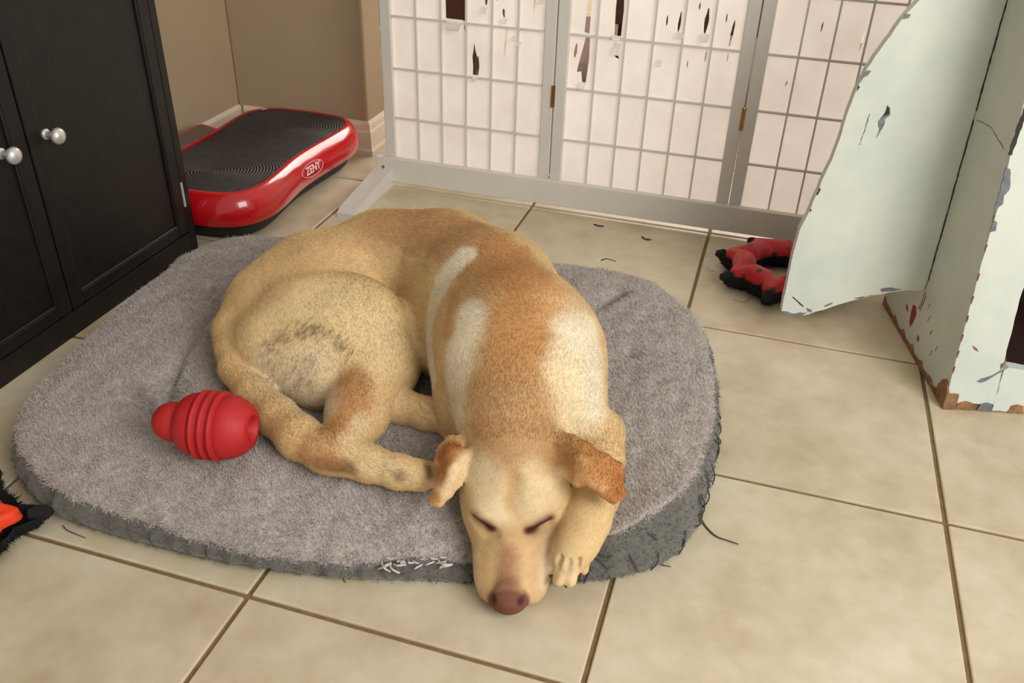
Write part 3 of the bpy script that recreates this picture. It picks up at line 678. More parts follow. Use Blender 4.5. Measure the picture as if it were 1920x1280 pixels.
def top_height(x, y, t, zs):
    p = np.c_[x, y]
    plate_h = .119
    z = zs + (plate_h - zs) * (1 - t ** 3.2) ** .62
    for dx, dy, dep, r_ in DENTS: z = z - dep * np.exp(-((x - dx) ** 2 + (y - dy) ** 2) / r_ ** 2)
    env = np.clip((1 - t) * 6, 0, 1)
    for a, b, dep, w_ in CREASES: z = z - crease(p, a, b, dep * 1.5, w_) * env
    z = z - .030 * np.exp(-((x - TUFT[0]) ** 2 + (y - TUFT[1]) ** 2) / .055 ** 2)
    z = z + vnoise(p * 3.0, 4) * .0045 * (.3 + env * .7) + vnoise(p * 9.0, 7) * .0018
    return np.maximum(z, .014)
V, Fb = [], []
c_, s_ = np.cos(TH), np.sin(TH); RS = RB - IN + vnoise(np.c_[c_ * 3, s_ * 3], 9) * .003
ts = np.linspace(0, 1, NR) ** .8; ts[0] = .004
ts = np.clip(ts, .004, 1)
for t in ts:
    x, y = BC[0] + RS * t * c_, BC[1] + RS * t * s_
    V.append(np.c_[x, y, top_height(x, y, np.full(NA, t), ZS)])
seam = V[-1].copy()
# lip: plush rolls over the seam a little
lip = seam.copy(); lip[:, 0] += c_ * .004; lip[:, 1] += s_ * .004; lip[:, 2] -= .008; V.append(lip)
lip2 = seam.copy(); lip2[:, 0] -= c_ * .006; lip2[:, 1] -= s_ * .006; lip2[:, 2] -= .010; V.append(lip2)
KV = len(V); VT = np.concatenate(V)
FT = [(i * NA + j, i * NA + (j + 1) % NA, (i + 1) * NA + (j + 1) % NA, (i + 1) * NA + j) for i in range(KV - 1) for j in range(NA)]
FT = [f[::-1] for f in FT]
bed = empty('dog_bed', (BC[0], BC[1], 0)); tag(bed, 'grey plush dog bed pillow with frayed dark side band on the tiles', 'dog bed')
bo = np.array([BC[0], BC[1], 0])
FT = np.array(FT)[:, ::-1]
topmb = MB().add(VT - bo, FT.tolist() + [tuple(range(NA))])
topo = topmb.build('plush_top', M['plush'], bed, True)
SIDE = []
for q in range(NS + 1):
    t = q / NS; bul = math.sin(math.pi * (t * .85 + .1)) * .014
    wr = (vnoise(np.c_[TH * 9, np.full(NA, t * .6)], 12) * .0028 + np.sin(TH * 88 + 3 * np.sin(TH * 7) + t * 1.5) * .0030) * math.sin(math.pi * min(t * 1.1 + .1, 1))
    r_ = (RS - .002) * (1 - t) + RB * t + bul + wr - .010 * (t > .93)
    zz = (seam[:, 2] - .004) * (1 - t) + .0015 * t
    SIDE.append(np.c_[BC[0] + r_ * c_, BC[1] + r_ * s_, zz])
VS = np.concatenate(SIDE)
FS = [(i * NA + j, (i + 1) * NA + j, (i + 1) * NA + (j + 1) % NA, i * NA + (j + 1) % NA) for i in range(NS) for j in range(NA)]
sideo = MB().add(VS - bo, FS + [tuple(range(NS * NA, NS * NA + NA))]).build('side_band', M['band'], bed, True)
# plush pile
def pile(name, par, V_, F_, n, L0, L1, radius, mat, tilt_, seed, tint, keep=None):
    P_, N_, Fi, W = sample_mesh(V_, F_, n, seed, keep); r_ = np.random.RandomState(seed)
    N_ = N_ * np.where((N_[:, 2] < -.2), -1, 1)[:, None] if par is topo else N_
    swirl = np.c_[np.sin(vnoise(P_[:, :2] * 8, 21) * 3), np.cos(vnoise(P_[:, :2] * 8, 22) * 3), np.zeros(n)]
    D_ = N_ * .8 + swirl * tilt_ + r_.normal(size=(n, 3)) * .3; D_ /= np.linalg.norm(D_, axis=1)[:, None]
    tn = np.array(tint)[None, :] * (1 + r_.normal(size=(n, 1)) * .13 + vnoise(P_[:, :2] * 30, 5)[:, None] * .06)
    return hair(name, par, mat, P_ - bo, D_, r_.uniform(L0, L1, n), radius, np.clip(tn, 0, 1), .6, seed)
def strand_mat(name, rough=.9):
    mt, nt, bs = new_mat(name); a = nt.nodes.new('ShaderNodeAttribute'); a.attribute_name = 'tint'; nt.links.new(a.outputs['Color'], bs.inputs['Base Color'])
    bs.inputs['Roughness'].default_value = rough; bs.inputs['Specular IOR Level'].default_value = .12; return mt
M['strand'] = strand_mat('cloth_strands')
pile('plush_pile', topo, VT, FT[:, ::-1], 250000, .0028, .0054, .00036, M['strand'], .55, 11, srgb(190, 181, 175)[:3])
pile('band_fuzz', sideo, VS, np.array(FS), 9000, .002, .005, .0004, M['strand'], .4, 12, srgb(106, 104, 99)[:3])
# frayed threads of the band
def th(*pp, w_=.0012, mat='thread'): strand(bed, [at(*q) - bo for q in pp], w_, M[mat], 'loose_thread')
th((1310, 940, .03), (1316, 975, .004), (1340, 1003, .002), (1368, 1014, .002), (1385, 1020, .002), w_=.0016)
th((1235, 1050, .01), (1240, 1058, .003), (1258, 1062, .002))
th((118, 985, .004), (125, 993, .002), (140, 1000, .002), (160, 1008, .002), w_=.001)
th((645, 1070, .01), (643, 1082, .002), (648, 1092, .002), w_=.001)
th((1127, 488, .07), (1138, 485, .075), (1155, 490, .07), w_=.0016)
rr = random.Random(3)
for k in range(44):
    a = math.radians(rr.uniform(-55, 8)); i = int((a + math.pi) / (2 * math.pi) * NA) % NA; q = rr.uniform(.15, .8)
    i0 = int(q * NS); p0 = SIDE[i0][i]; i1 = (i + rr.randint(-1, 1)) % NA; p1 = SIDE[min(NS, i0 + rr.randint(2, 5))][i1]; n_ = np.array([c_[i], s_[i], 0])
    P_ = [p0 + n_ * .002, (p0 + p1) / 2 + n_ * rr.uniform(.003, .007), p1 + n_ * .003]
    MB().tube(smooth_path(P_, 4), .0011, 5).build('frayed_seam', M['thread'], sideo).location = tuple(-bo)
for k in range(26):   # stuffing showing through the torn front band
    a = at(rr.uniform(715, 850), rr.uniform(1040, 1062), .035); b = a + np.array([rr.uniform(-.02, .02), rr.uniform(-.006, .004), rr.uniform(-.012, .006)])
    MB().tube(smooth_path([a - bo, (a + b) / 2 + np.array([0, -.006, .004]) - bo, b - bo], 4), .0014, 5).build('stuffing_wisp', M['stuffing'], bed)
# bits of chewed fluff on the floor
for k, (pp) in enumerate([((1113, 420), (1122, 423), (1133, 424)), ((1203, 443), (1210, 448), (1222, 449))]):
    P_ = [at(x, y, .0018) for x, y in pp]; e_ = MB().tube(smooth_path(P_, 4), [.0008] + [.0022] * 6 + [.0014] * (len(smooth_path(P_, 4)) - 8) + [.0006], 6).build('lint_scrap', M['thread'])
    tag(e_, ['dark scrap of lint on the tiles near the tile joint', 'dark scrap of lint on the tiles below the middle screen panel'][k], 'lint')

# ------------------------------------------------------------------ the dog: one continuous skin grown from a distance field
VOX = .0030
LO = np.array([-.36, -.02, .008]); HI = np.array([.56, .93, .40])
DIM = np.ceil((HI - LO) / VOX).astype(int)
FIELD = np.full(tuple(DIM), .2, np.float32)
FLOWS = []                                    # (a, b, r) with the hair running from a to b
def _region(lo, hi, pad):
    i0 = np.clip(((lo - pad - LO) / VOX).astype(int), 0, DIM); i1 = np.clip(((hi + pad - LO) / VOX).astype(int) + 2, 0, DIM)
    ax = [LO[k] + VOX * np.arange(i0[k], i1[k]) for k in range(3)]
    return tuple(slice(a, b) for a, b in zip(i0, i1)), ax[0][:, None, None], ax[1][None, :, None], ax[2][None, None, :]
def _merge(sl, d, k):
    A = FIELD[sl]
    if k <= 0: np.minimum(A, d, out=A); return
    h = np.maximum(k - np.abs(A - d), 0) / k; FIELD[sl] = np.minimum(A, d) - h * h * k * .25
STACK = []
def begin():
    global FIELD
    STACK.append(FIELD); FIELD = np.full(tuple(DIM), .2, np.float32)
def end(k):
    global FIELD
    A = STACK.pop(); h = np.maximum(k - np.abs(A - FIELD), 0) / k; FIELD = np.minimum(A, FIELD) - h * h * k * .25
def cone(a, b, ra, rb, k=.03, flow=True):
    a, b = np.array(a, float), np.array(b, float); R_ = max(ra, rb); sl, X, Y, Z = _region(np.minimum(a, b), np.maximum(a, b), R_ + k + .03)
    d = b - a; L2 = d @ d + 1e-12; t = np.clip(((X - a[0]) * d[0] + (Y - a[1]) * d[1] + (Z - a[2]) * d[2]) / L2, 0, 1)
    dist = np.sqrt((X - a[0] - t * d[0]) ** 2 + (Y - a[1] - t * d[1]) ** 2 + (Z - a[2] - t * d[2]) ** 2) - (ra + (rb - ra) * t)
    _merge(sl, dist.astype(np.float32), k)
    if flow: FLOWS.append((a, b, (ra + rb) / 2))
def chain(nodes, k=.03):
    for (a, ra), (b, rb) in zip(nodes[:-1], nodes[1:]): cone(a, b, ra, rb, k)
def _ell(c, axes, rad, pad):
    c = np.array(c, float); R_ = max(rad); sl, X, Y, Z = _region(c, c, R_ + pad); k0 = 0; k1 = 0
    for ax, r_ in zip(axes, rad):
        q = (X - c[0]) * ax[0] + (Y - c[1]) * ax[1] + (Z - c[2]) * ax[2]; k0 = k0 + (q / r_) ** 2; k1 = k1 + (q / r_ ** 2) ** 2
    k0 = np.sqrt(k0); k1 = np.sqrt(k1) + 1e-9
    return sl, (k0 * (k0 - 1) / k1).astype(np.float32)
def ellipsoid(c, axes, rad, k=.03, flow=None):
    sl, d = _ell(c, axes, rad, k + .03); _merge(sl, d, k)
    if flow is not None: FLOWS.append((np.array(c) - np.array(flow) * .03, np.array(c) + np.array(flow) * .03, np.mean(rad)))
def carve(a, b, r_, k=.006):
    a, b = np.array(a, float), np.array(b, float); sl, X, Y, Z = _region(np.minimum(a, b), np.maximum(a, b), r_ + k + .02)
    d = b - a; t = np.clip(((X - a[0]) * d[0] + (Y - a[1]) * d[1] + (Z - a[2]) * d[2]) / (d @ d + 1e-12), 0, 1)
    dd = -(np.sqrt((X - a[0] - t * d[0]) ** 2 + (Y - a[1] - t * d[1]) ** 2 + (Z - a[2] - t * d[2]) ** 2) - r_)
    A = FIELD[sl]; h = np.maximum(k - np.abs(A - dd), 0) / k; FIELD[sl] = np.maximum(A, dd) + h * h * k * .25
def tri_sheet(tris, thick, k=.008):
    """thin skin over triangles (the ears)"""
    for a, b, c in tris:
        a, b, c = (np.array(q, float) for q in (a, b, c)); sl, X, Y, Z = _region(np.minimum(np.minimum(a, b), c), np.maximum(np.maximum(a, b), c), thick + k + .012)
        P_ = np.stack(np.broadcast_arrays(X, Y, Z), -1); n = np.cross(b - a, c - a); n /= np.linalg.norm(n) + 1e-12
        def seg(p, q):
            d = q - p; v = P_ - p; t = np.clip((v @ d) / (d @ d + 1e-12), 0, 1); w_ = v - t[..., None] * d; return (w_ ** 2).sum(-1)
        inside = np.ones(P_.shape[:-1], bool)
        for p, q in ((a, b), (b, c), (c, a)): inside &= ((P_ - p) @ np.cross(n, q - p)) >= 0
        e = np.minimum(np.minimum(seg(a, b), seg(b, c)), seg(c, a)); dpl = ((P_ - a) @ n) ** 2
        _merge(sl, (np.sqrt(np.where(inside, dpl, e)) - thick).astype(np.float32), k)

# head frame: right in the picture, out of the skull, towards the nose
HR = np.array([.961, .275, 0.0]); HF = np.array([.19, -.68, -.71]); HF -= HR * (HF @ HR); HF /= np.linalg.norm(HF); HU = np.cross(HF, HR)
HE = np.array([.326, .124, .118])             # between the eyes
def hd(r_, u_, f_): return HE + HR * r_ + HU * u_ + HF * f_
HAX = (HR, HU, HF)

# trunk
chest, mid, loin, pelvis, rump = at(968, 660, .205), at(912, 566, .205), at(832, 514, .195), at(722, 502, .185), at(606, 552, .175)
tail0 = at(512, 600, .156)
cone(mid, chest, .110, .114, .05); cone(loin, mid, .102, .110, .05)
cone(pelvis, loin, .093, .102, .05); cone(rump, pelvis, .086, .092, .05); cone(tail0, rump, .074, .088, .04); cone(at(520, 570, .158), at(585, 520, .17), .078, .082, .04)
cone(at(440, 622, .154), at(486, 590, .158), .031, .054, .03); cone(at(436, 655, .150), at(440, 622, .154), .027, .031, .02)
for q, r_ in ((mid, .092), (loin, .092), (pelvis, .084), (chest, .092), (rump, .08)):      # belly weight on the bed
    cone(q - np.array([0, 0, .05]), q - np.array([0, 0, .04]), r_, r_, .05, False)
neck = at(965, 775, .175)
cone(neck, chest, .080, .115, .05)
# shoulders and upper arms
cone(at(1062, 758, .15), at(1042, 660, .185), .060, .070, .035); cone(at(884, 765, .14), at(905, 640, .185), .046, .082, .03)
cone(at(872, 800, .105), at(884, 760, .14), .035, .046, .03)
cone(at(830, 640, .155), at(850, 560, .175), .060, .080, .03)                        # flank
# head
begin()
ellipsoid(hd(.003, -.050, -.048), HAX, (.072, .050, .068), .03, HF * -1)
cone(hd(0, -.045, -.085), neck, .058, .076, .04)
for s in (-1, 1):
    ellipsoid(hd(s * .036 + .007, -.062, -.018), HAX, (.036, .042, .050), .02, HF * -1)     # cheek
    ellipsoid(hd(s * .030, -.019, -.016), HAX, (.024, .019, .026), .016)             # brow
    ellipsoid(hd(s * .0265 + .0035, -.052, .058), HAX, (.0255, .032, .044), .012)             # flew
    ellipsoid(hd(s * .029 + .0065, -.054, .024), HAX, (.026, .030, .036), .016)
cone(hd(0, -.034, .088), hd(0, -.034, -.01), .0240, .030, .014)                      # bridge of the muzzle
cone(hd(0, -.062, .082), hd(0, -.075, 0), .018, .030, .012)                          # lower jaw
ellipsoid(hd(0, -.031, .098), HAX, (.0240, .0245, .0160), .008)                      # nose
ellipsoid(hd(0, -.012, .089), HAX, (.0190, .0100, .0160), .008)
for s in (-1, 1):
    carve(hd(s * .0120, -.030, .1190), hd(s * .0230, -.034, .107), .0034, .004)       # nostril
    pts = [hd(s * .022, -.0105, .013), hd(s * .031, -.0135, .0125), hd(s * .041, -.0150, .006), hd(s * .050, -.019, -.003)]
    for a, b in zip(pts[:-1], pts[1:]): carve(a + HU * .0015, b + HU * .0015, .0052, .010)   # closed eye
carve(hd(0, -.044, .1165), hd(0, -.060, .105), .0018, .004)
carve(hd(0, .0105, -.055), hd(0, .0065, -.015), .0035, .020)                               # furrow of the forehead
end(.022)
# right thigh, resting on top: broad and flat
begin()
TN = np.array([.06, -.52, .85]); TN /= np.linalg.norm(TN); TX = np.cross([0, 0, 1.0], TN); TX /= np.linalg.norm(TX); TY = np.cross(TN, TX)
ellipsoid(at(634, 640, .172), (TX, TY, TN), (.116, .118, .076), .014, None)
FLOWS.append((at(600, 720, .2), at(600, 560, .24), .06)); FLOWS.append((at(690, 720, .2), at(690, 600, .22), .06))
cone(at(528, 655, .145), at(570, 615, .165), .080, .086, .04)
# lower leg, hock, foot
knee, hock = at(712, 690, .150), at(636, 846, .122)
chain([(hock, .0310), (at(672, 770, .135), .043), (knee, .056), (at(660, 640, .16), .085)], .022)
chain([(at(780, 890, .116), .0215), (at(745, 884, .114), .0205), (at(690, 868, .117), .0230), (hock, .031)], .018)
cone(at(612, 858, .118), hock, .020, .028, .015)
for tx, ty, ex, ey, zz in ((785, 876, 817, 880, .120), (786, 885, 819, 891, .119), (780, 894, 810, 902, .115), (770, 901, 794, 908, .112)):
    cone(at(ex, ey, zz - .004), at(tx, ty, zz), .0100, .0115, .003)
end(.020)
# left hind foot tucked under
begin()
chain([(at(835, 786, .116), .022), (at(800, 776, .118), .0235), (at(745, 760, .118), .028), (at(700, 740, .115), .034)], .012); end(.005)
# tail
begin()
chain([(at(645, 866, .124), .0130), (at(602, 846, .128), .0245), (at(562, 820, .128), .0305), (at(519, 781, .129), .0285), (at(477, 739, .132), .0265), (at(444, 690, .140), .0258), (at(438, 650, .148), .0275)], .012); end(.008)
# left foreleg: elbow behind the ear, forearm, paw
begin()
chain([(at(1066, 1046, .078), .0225), (at(1082, 1014, .090), .0262), (at(1102, 972, .100), .0275), (at(1117, 925, .104), .0290), (at(1124, 860, .110), .0315), (at(1124, 812, .115), .0330), (at(1090, 796, .130), .046)], .02)
for tx, ty, z0, ex, ey, z1 in ((1050, 1034, .080, 1034, 1066, .060), (1060, 1048, .080, 1047, 1088, .058), (1075, 1050, .080, 1069, 1089, .058), (1090, 1036, .080, 1093, 1066, .060)):
    cone(at(ex, ey, z1), at(tx, ty, z0), .0086, .0110, .001)
for tx, ty, z0, ex, ey, z1 in ((1053, 1044, .091, 1038, 1084, .064), (1068, 1050, .091, 1058, 1096, .062), (1084, 1046, .091, 1082, 1086, .064)):
    carve(at(tx, ty, z0), at(ex, ey, z1), .0034, .003)
end(.006)
# ears
def fan(c, rim): return [(c, rim[i], rim[i + 1]) for i in range(len(rim) - 1)]
begin()
e_r = [at(1040, 826, .180), at(1072, 824, .190), at(1100, 838, .192), at(1134, 860, .186), at(1162, 878, .172), at(1157, 900, .168), at(1163, 924, .158), at(1148, 934, .154), at(1130, 920, .164), at(1110, 904, .174), at(1082, 903, .170), at(1052, 884, .162)]
EAR = fan(at(1092, 868, .195), e_r); tri_sheet(EAR, .0050, .010)
tri_sheet([(at(1020, 840, .165), at(1045, 828, .178), at(1052, 880, .160)), (at(1045, 828, .178), at(1090, 868, .178), at(1052, 880, .160))], .012, .014)
e_l = [at(872, 822, .168), at(846, 826, .168), at(830, 842, .160), at(823, 868, .150), at(829, 893, .143), at(846, 878, .158), at(862, 862, .166), at(880, 850, .168)]
tri_sheet(fan(at(850, 850, .166), e_l), .0055, .010)
e_l2 = [at(866, 862, .166), at(846, 878, .160), at(829, 895, .146), at(822, 918, .132), at(812, 930, .122), at(812, 941, .118), at(824, 943, .120), at(842, 926, .132), at(860, 905, .144), at(866, 882, .155)]
tri_sheet(fan(at(846, 898, .150), e_l2), .0042, .007)
end(.008)
# the underside lies flat on the bed
gx, gy = np.meshgrid(LO[0] + VOX * np.arange(DIM[0]), LO[1] + VOX * np.arange(DIM[1]), indexing='ij')
ga = np.arctan2(gy - BC[1], gx - BC[0]).ravel(); gr = np.hypot(gx - BC[0], gy - BC[1]).ravel()
g_t = gr / np.interp(ga, TH, RS, period=2 * math.pi)
gz = np.where(g_t < 1, top_height(gx.ravel(), gy.ravel(), np.clip(g_t, 0, 1), np.interp(ga, TH, ZS, period=2 * math.pi)), np.where(gr < np.interp(ga, TH, RB, period=2 * math.pi) + .018, np.interp(ga, TH, seam[:, 2], period=2 * math.pi), -.1)).reshape(gx.shape) + .0012
FIELD = np.maximum(FIELD, (gz[:, :, None] - (LO[2] + VOX * np.arange(DIM[2]))[None, None, :]).astype(np.float32))

def surface_net(F):
    """smooth iso surface of the field: one vertex per crossed cell"""
    S = F < 0; nx, ny, nz = F.shape
    occ = np.zeros((nx - 1, ny - 1, nz - 1), np.int8)
    for i in (0, 1):
        for j in (0, 1):
            for k in (0, 1): occ += S[i:nx - 1 + i, j:ny - 1 + j, k:nz - 1 + k]
    cells = np.argwhere((occ > 0) & (occ < 8)); idx = np.full(occ.shape, -1, np.int32); idx[tuple(cells.T)] = np.arange(len(cells))
    acc = np.zeros((len(cells), 3)); cnt = np.zeros(len(cells)); C8 = [(i, j, k) for i in (0, 1) for j in (0, 1) for k in (0, 1)]
    val = {c: F[cells[:, 0] + c[0], cells[:, 1] + c[1], cells[:, 2] + c[2]].astype(float) for c in C8}
    for c in C8:
        for ax in range(3):
            if c[ax] == 0:
                d = list(c); d[ax] = 1; d = tuple(d); va, vb = val[c], val[d]; m_ = (va < 0) != (vb < 0); t = np.where(m_, va / np.where(m_, va - vb, 1), 0)
                p = np.array(c, float)[None, :].repeat(len(cells), 0); p[:, ax] += t; acc[m_] += p[m_]; cnt[m_] += 1
    V_ = LO + VOX * (cells + acc / cnt[:, None]); faces = []
    for ax in range(3):
        sa = [slice(None)] * 3; sb_ = [slice(None)] * 3; sa[ax] = slice(0, -1); sb_[ax] = slice(1, None)
        A_, B_ = S[tuple(sa)], S[tuple(sb_)]; e = np.argwhere(A_ != B_); u_, v_ = [(1, 2), (2, 0), (0, 1)][ax]
        ok = (e[:, u_] > 0) & (e[:, v_] > 0) & (e[:, u_] < F.shape[u_] - 1) & (e[:, v_] < F.shape[v_] - 1); e = e[ok]; q = []
        for du, dv in ((-1, -1), (0, -1), (0, 0), (-1, 0)):
            w_ = e.copy(); w_[:, u_] += du; w_[:, v_] += dv; q.append(idx[tuple(w_.T)])
        q = np.stack(q, 1); flip = ~A_[tuple(e.T)]; q[flip] = q[flip][:, ::-1]; faces.append(q)
    Fq = np.concatenate(faces); return V_, Fq[(Fq >= 0).all(1)]
DV, DF = surface_net(FIELD)
# keep the largest connected piece only, relax slightly
def relax(V_, F_, n, lam):
    E_ = np.concatenate([F_[:, [i, (i + 1) % 4]] for i in range(4)])
    for _ in range(n):
        s_ = np.zeros_like(V_); c__ = np.zeros(len(V_)); np.add.at(s_, E_[:, 0], V_[E_[:, 1]]); np.add.at(c__, E_[:, 0], 1); np.add.at(s_, E_[:, 1], V_[E_[:, 0]]); np.add.at(c__, E_[:, 1], 1)
        V_ = V_ + lam * (s_ / np.maximum(c__, 1)[:, None] - V_)
    return V_
DV = relax(DV, DF, 2, .5)
A_, B_, C_ = DV[DF[:, 0]], DV[DF[:, 1]], DV[DF[:, 2]]; fn = np.cross(B_ - A_, C_ - A_)
DN = np.zeros_like(DV)
for i in range(4): np.add.at(DN, DF[:, i], fn)
DN /= np.linalg.norm(DN, axis=1)[:, None] + 1e-12

# ---- coat: soft markings, and some painted muzzle shading, on the skin
def skin_at(px, py):
    d = ray(px, py); d = d / np.linalg.norm(d); v = DV - CAM; t = v @ d; off = np.linalg.norm(v - t[:, None] * d, axis=1); c = np.where(off < .006)[0]
    if len(c) == 0: c = np.argsort(off)[:4]
    c = c[t[c] < t[c].min() + .012]; return DV[c].mean(0)
def lin(*c): return np.array(srgb(*c)[:3])
COAT = np.tile(lin(208, 178, 130), (len(DV), 1))
def paint(path, r_, col, w_=1.0, soft=.6):
    global COAT
    P_ = [skin_at(*p) for p in path]; best = np.full(len(DV), 9.0)
    if len(P_) == 1: best = np.linalg.norm(DV - P_[0], axis=1)
    for a, b in zip(P_[:-1], P_[1:]):
        d = b - a; t = np.clip(((DV - a) @ d) / (d @ d + 1e-9), 0, 1); best = np.minimum(best, np.linalg.norm(DV - a - t[:, None] * d, axis=1))
    best = best * (1 + vnoise(DV * 14, 31) * .14)
    s_ = np.clip((r_ * (1 + soft) - best) / (r_ * 2 * soft), 0, 1); s_ = s_ * s_ * (3 - 2 * s_) * w_
    COAT = COAT * (1 - s_[:, None]) + np.asarray(col) * s_[:, None]
TAN, GOLD, CREAM, PALE, RUST, DARK = lin(180, 140, 96), lin(200, 166, 118), lin(214, 192, 150), lin(222, 212, 186), lin(180, 122, 70), lin(92, 62, 44)
paint([(540, 620), (600, 580), (680, 620)], .08, lin(218, 194, 148), .85)
paint([(470, 560), (560, 470), (700, 420)], .06, GOLD, .7)
paint([(960, 800), (960, 700), (965, 600), (950, 520), (900, 455), (820, 420), (740, 412)], .062, TAN, .9, .45)
paint([(940, 470), (1000, 540), (980, 640)], .05, lin(182, 130, 78), .7)
paint([(870, 480), (835, 520), (805, 590), (800, 660), (805, 700)], .022, PALE, .9, .35)
paint([(880, 600), (860, 660), (850, 720), (850, 780)], .028, PALE, .85, .45)
paint([(870, 530), (840, 620)], .014, lin(196, 152, 102), .8, .5)
paint([(1090, 620), (1105, 690), (1100, 740)], .048, PALE, .95, .45)
paint([(1060, 700), (1075, 780)], .035, lin(228, 210, 172), .8)
paint([(1040, 560), (1075, 560)], .03, lin(204, 162, 112), .6)
paint([(580, 690), (560, 730), (620, 740)], .04, lin(216, 200, 168), .7)
paint([(500, 690), (540, 720)], .03, lin(214, 198, 168), .6)
paint([(660, 710), (665, 760), (630, 800)], .026, lin(178, 128, 78), .85)
paint([(680, 790), (650, 830)], .014, CREAM, .7)
paint([(600, 868), (650, 876)], .012, DARK, .75); paint([(570, 845), (620, 865)], .02, lin(170, 118, 72), .6)
paint([(700, 872), (760, 886)], .018, CREAM, .6)
paint([(440, 680), (500, 770), (560, 820)], .02, lin(212, 176, 124), .6)
# head
paint([(955, 1000), (950, 1080), (900, 1060), (1010, 1060), (955, 940)], .055, lin(196, 164, 120), .8, .5)
paint([(900, 870), (905, 920), (915, 955)], .026, lin(214, 196, 160), .75, .7); paint([(1010, 870), (1030, 900), (1000, 940)], .030, lin(212, 190, 150), .75, .7)
paint([(962, 830), (958, 900), (956, 950)], .0065, lin(184, 146, 98), .65, .9)
paint([(920, 806), (960, 826), (1000, 820), (1045, 836)], .030, TAN, .9, .5)
paint([(889, 976), (915, 992)], .0110, lin(136, 92, 62), .75, .8); paint([(1026, 981), (1000, 994)], .0120, lin(136, 90, 62), .75, .8); paint([(925, 1000), (985, 1000)], .008, lin(190, 148, 104), .5, .8)
paint([(890, 977), (905, 986), (920, 992)], .0068, lin(58, 26, 20), .95, .5); paint([(1030, 980), (1012, 989), (995, 996)], .0074, lin(58, 26, 20), .95, .5)
paint([(955, 1010), (950, 1070)], .016, lin(190, 150, 106), .6, .8); paint([(953, 1045), (950, 1100)], .014, lin(142, 98, 74), .7, .9)
paint([(914, 1020), (908, 1085)], .0065, lin(172, 130, 88), .6, .8); paint([(1010, 1030), (1012, 1088)], .0070, lin(172, 130, 88), .6, .8)  # painted shading for the groove between bridge and flews
paint([(908, 988), (916, 993)], .0078, lin(70, 36, 28), .85, .6); paint([(1012, 989), (1000, 995)], .0086, lin(70, 36, 28), .85, .6)
paint([(915, 1040), (905, 1080)], .014, lin(202, 168, 122), .6); paint([(1000, 1040), (1000, 1090)], .014, lin(204, 170, 124), .6)
paint([(890, 1040), (892, 1090)], .010, lin(212, 188, 156), .6); paint([(1028, 1030), (1022, 1090)], .012, lin(216, 196, 170), .7)
nose_c = hd(0, -.024, .100); nd = (DV - nose_c) @ np.stack(HAX, 1); ne = np.sqrt((nd[:, 0] / .0285) ** 2 + (nd[:, 1] / .0350) ** 2 + (nd[:, 2] / .0240) ** 2)
nw = np.clip((1.12 - ne) / .22, 0, 1)[:, None]; COAT = COAT * (1 - nw) + lin(114, 72, 58) * nw
paint([(926, 1124)], .006, lin(66, 32, 28), .9, .5); paint([(976, 1126)], .006, lin(66, 32, 28), .9, .5); paint([(940, 1092), (962, 1092)], .008, lin(128, 80, 62), .6, .8)
# ears and paws
near = np.where(np.linalg.norm(DV - at(1105, 875, .175), axis=1) < .11)[0]; es = np.concatenate([[a * (1 - u_ - v_) + b * u_ + c * v_ for u_ in np.arange(0, 1.01, .125) for v_ in np.arange(0, 1.01 - u_, .125)] for a, b, c in EAR])
ed = np.sqrt(np.min(((DV[near][:, None, :] - es[None]) ** 2).sum(-1), axis=1)); ew = np.zeros(len(DV)); ew[near] = np.clip((.0150 - ed) / .004, 0, 1) * np.clip(((DV[near] - at(1050, 860, .175)) @ HR) / .03, 0, 1) * .9
COAT = COAT * (1 - ew[:, None]) + RUST * ew[:, None]
paint([(1050, 850), (1085, 872)], .018, lin(186, 138, 88), .7, .7)
paint([(1160, 890), (1160, 920)], .010, lin(170, 104, 50), .7); paint([(1100, 898), (1130, 914)], .006, lin(206, 166, 116), .6, .7)
paint([(846, 836), (834, 855), (830, 882)], .019, lin(166, 108, 62), .95, .5); paint([(815, 932)], .010, RUST, .9, .5); paint([(856, 876), (842, 900), (834, 922)], .007, lin(222, 196, 156), .9, .6)
paint([(1075, 985)], .016, lin(206, 170, 124), .7); paint([(1050, 1060), (1065, 1075)], .02, lin(214, 190, 150), .7)
paint([(750, 893)], .010, lin(110, 82, 66), .6); paint([(800, 878), (806, 890)], .006, lin(110, 80, 62), .6)
COAT = np.clip(COAT * (1 + vnoise(DV * np.array([60, 60, 60]), 40)[:, None] * .05 + vnoise(DV * 9, 41)[:, None] * .04), 0, 1)

def coat_mat(name, attr):
    mt, nt, bs = new_mat(name); a = nt.nodes.new('ShaderNodeAttribute'); a.attribute_name = attr
    nt.links.new(a.outputs['Color'], bs.inputs['Base Color']); bs.inputs['Roughness'].default_value = .75; bs.inputs['Specular IOR Level'].default_value = .2
    return mt, nt, bs
M['skin'], nt_, bs_ = coat_mat('dog_coat', 'coat'); bump(nt_, bs_, noise(nt_, 320, 3, .6, pos(nt_)), .25, .0015)
M['fur'], _, b2 = coat_mat('dog_fur_strands', 'tint'); b2.inputs['Roughness'].default_value = .6
dm = bpy.data.meshes.new('dog'); do = np.array([.2, .45, .1])
dm.vertices.add(len(DV)); dm.vertices.foreach_set('co', (DV - do).astype(np.float32).ravel())
dm.loops.add(len(DF) * 4); dm.loops.foreach_set('vertex_index', DF.astype(np.int32).ravel())
dm.polygons.add(len(DF)); dm.polygons.foreach_set('loop_start', np.arange(0, len(DF) * 4, 4, dtype=np.int32)); dm.polygons.foreach_set('loop_total', np.full(len(DF), 4, np.int32))
dm.update(calc_edges=True); dm.validate()
ca = dm.color_attributes.new('coat', 'FLOAT_COLOR', 'POINT'); ca.data.foreach_set('color', np.c_[COAT, np.ones(len(DV))].astype(np.float32).ravel())
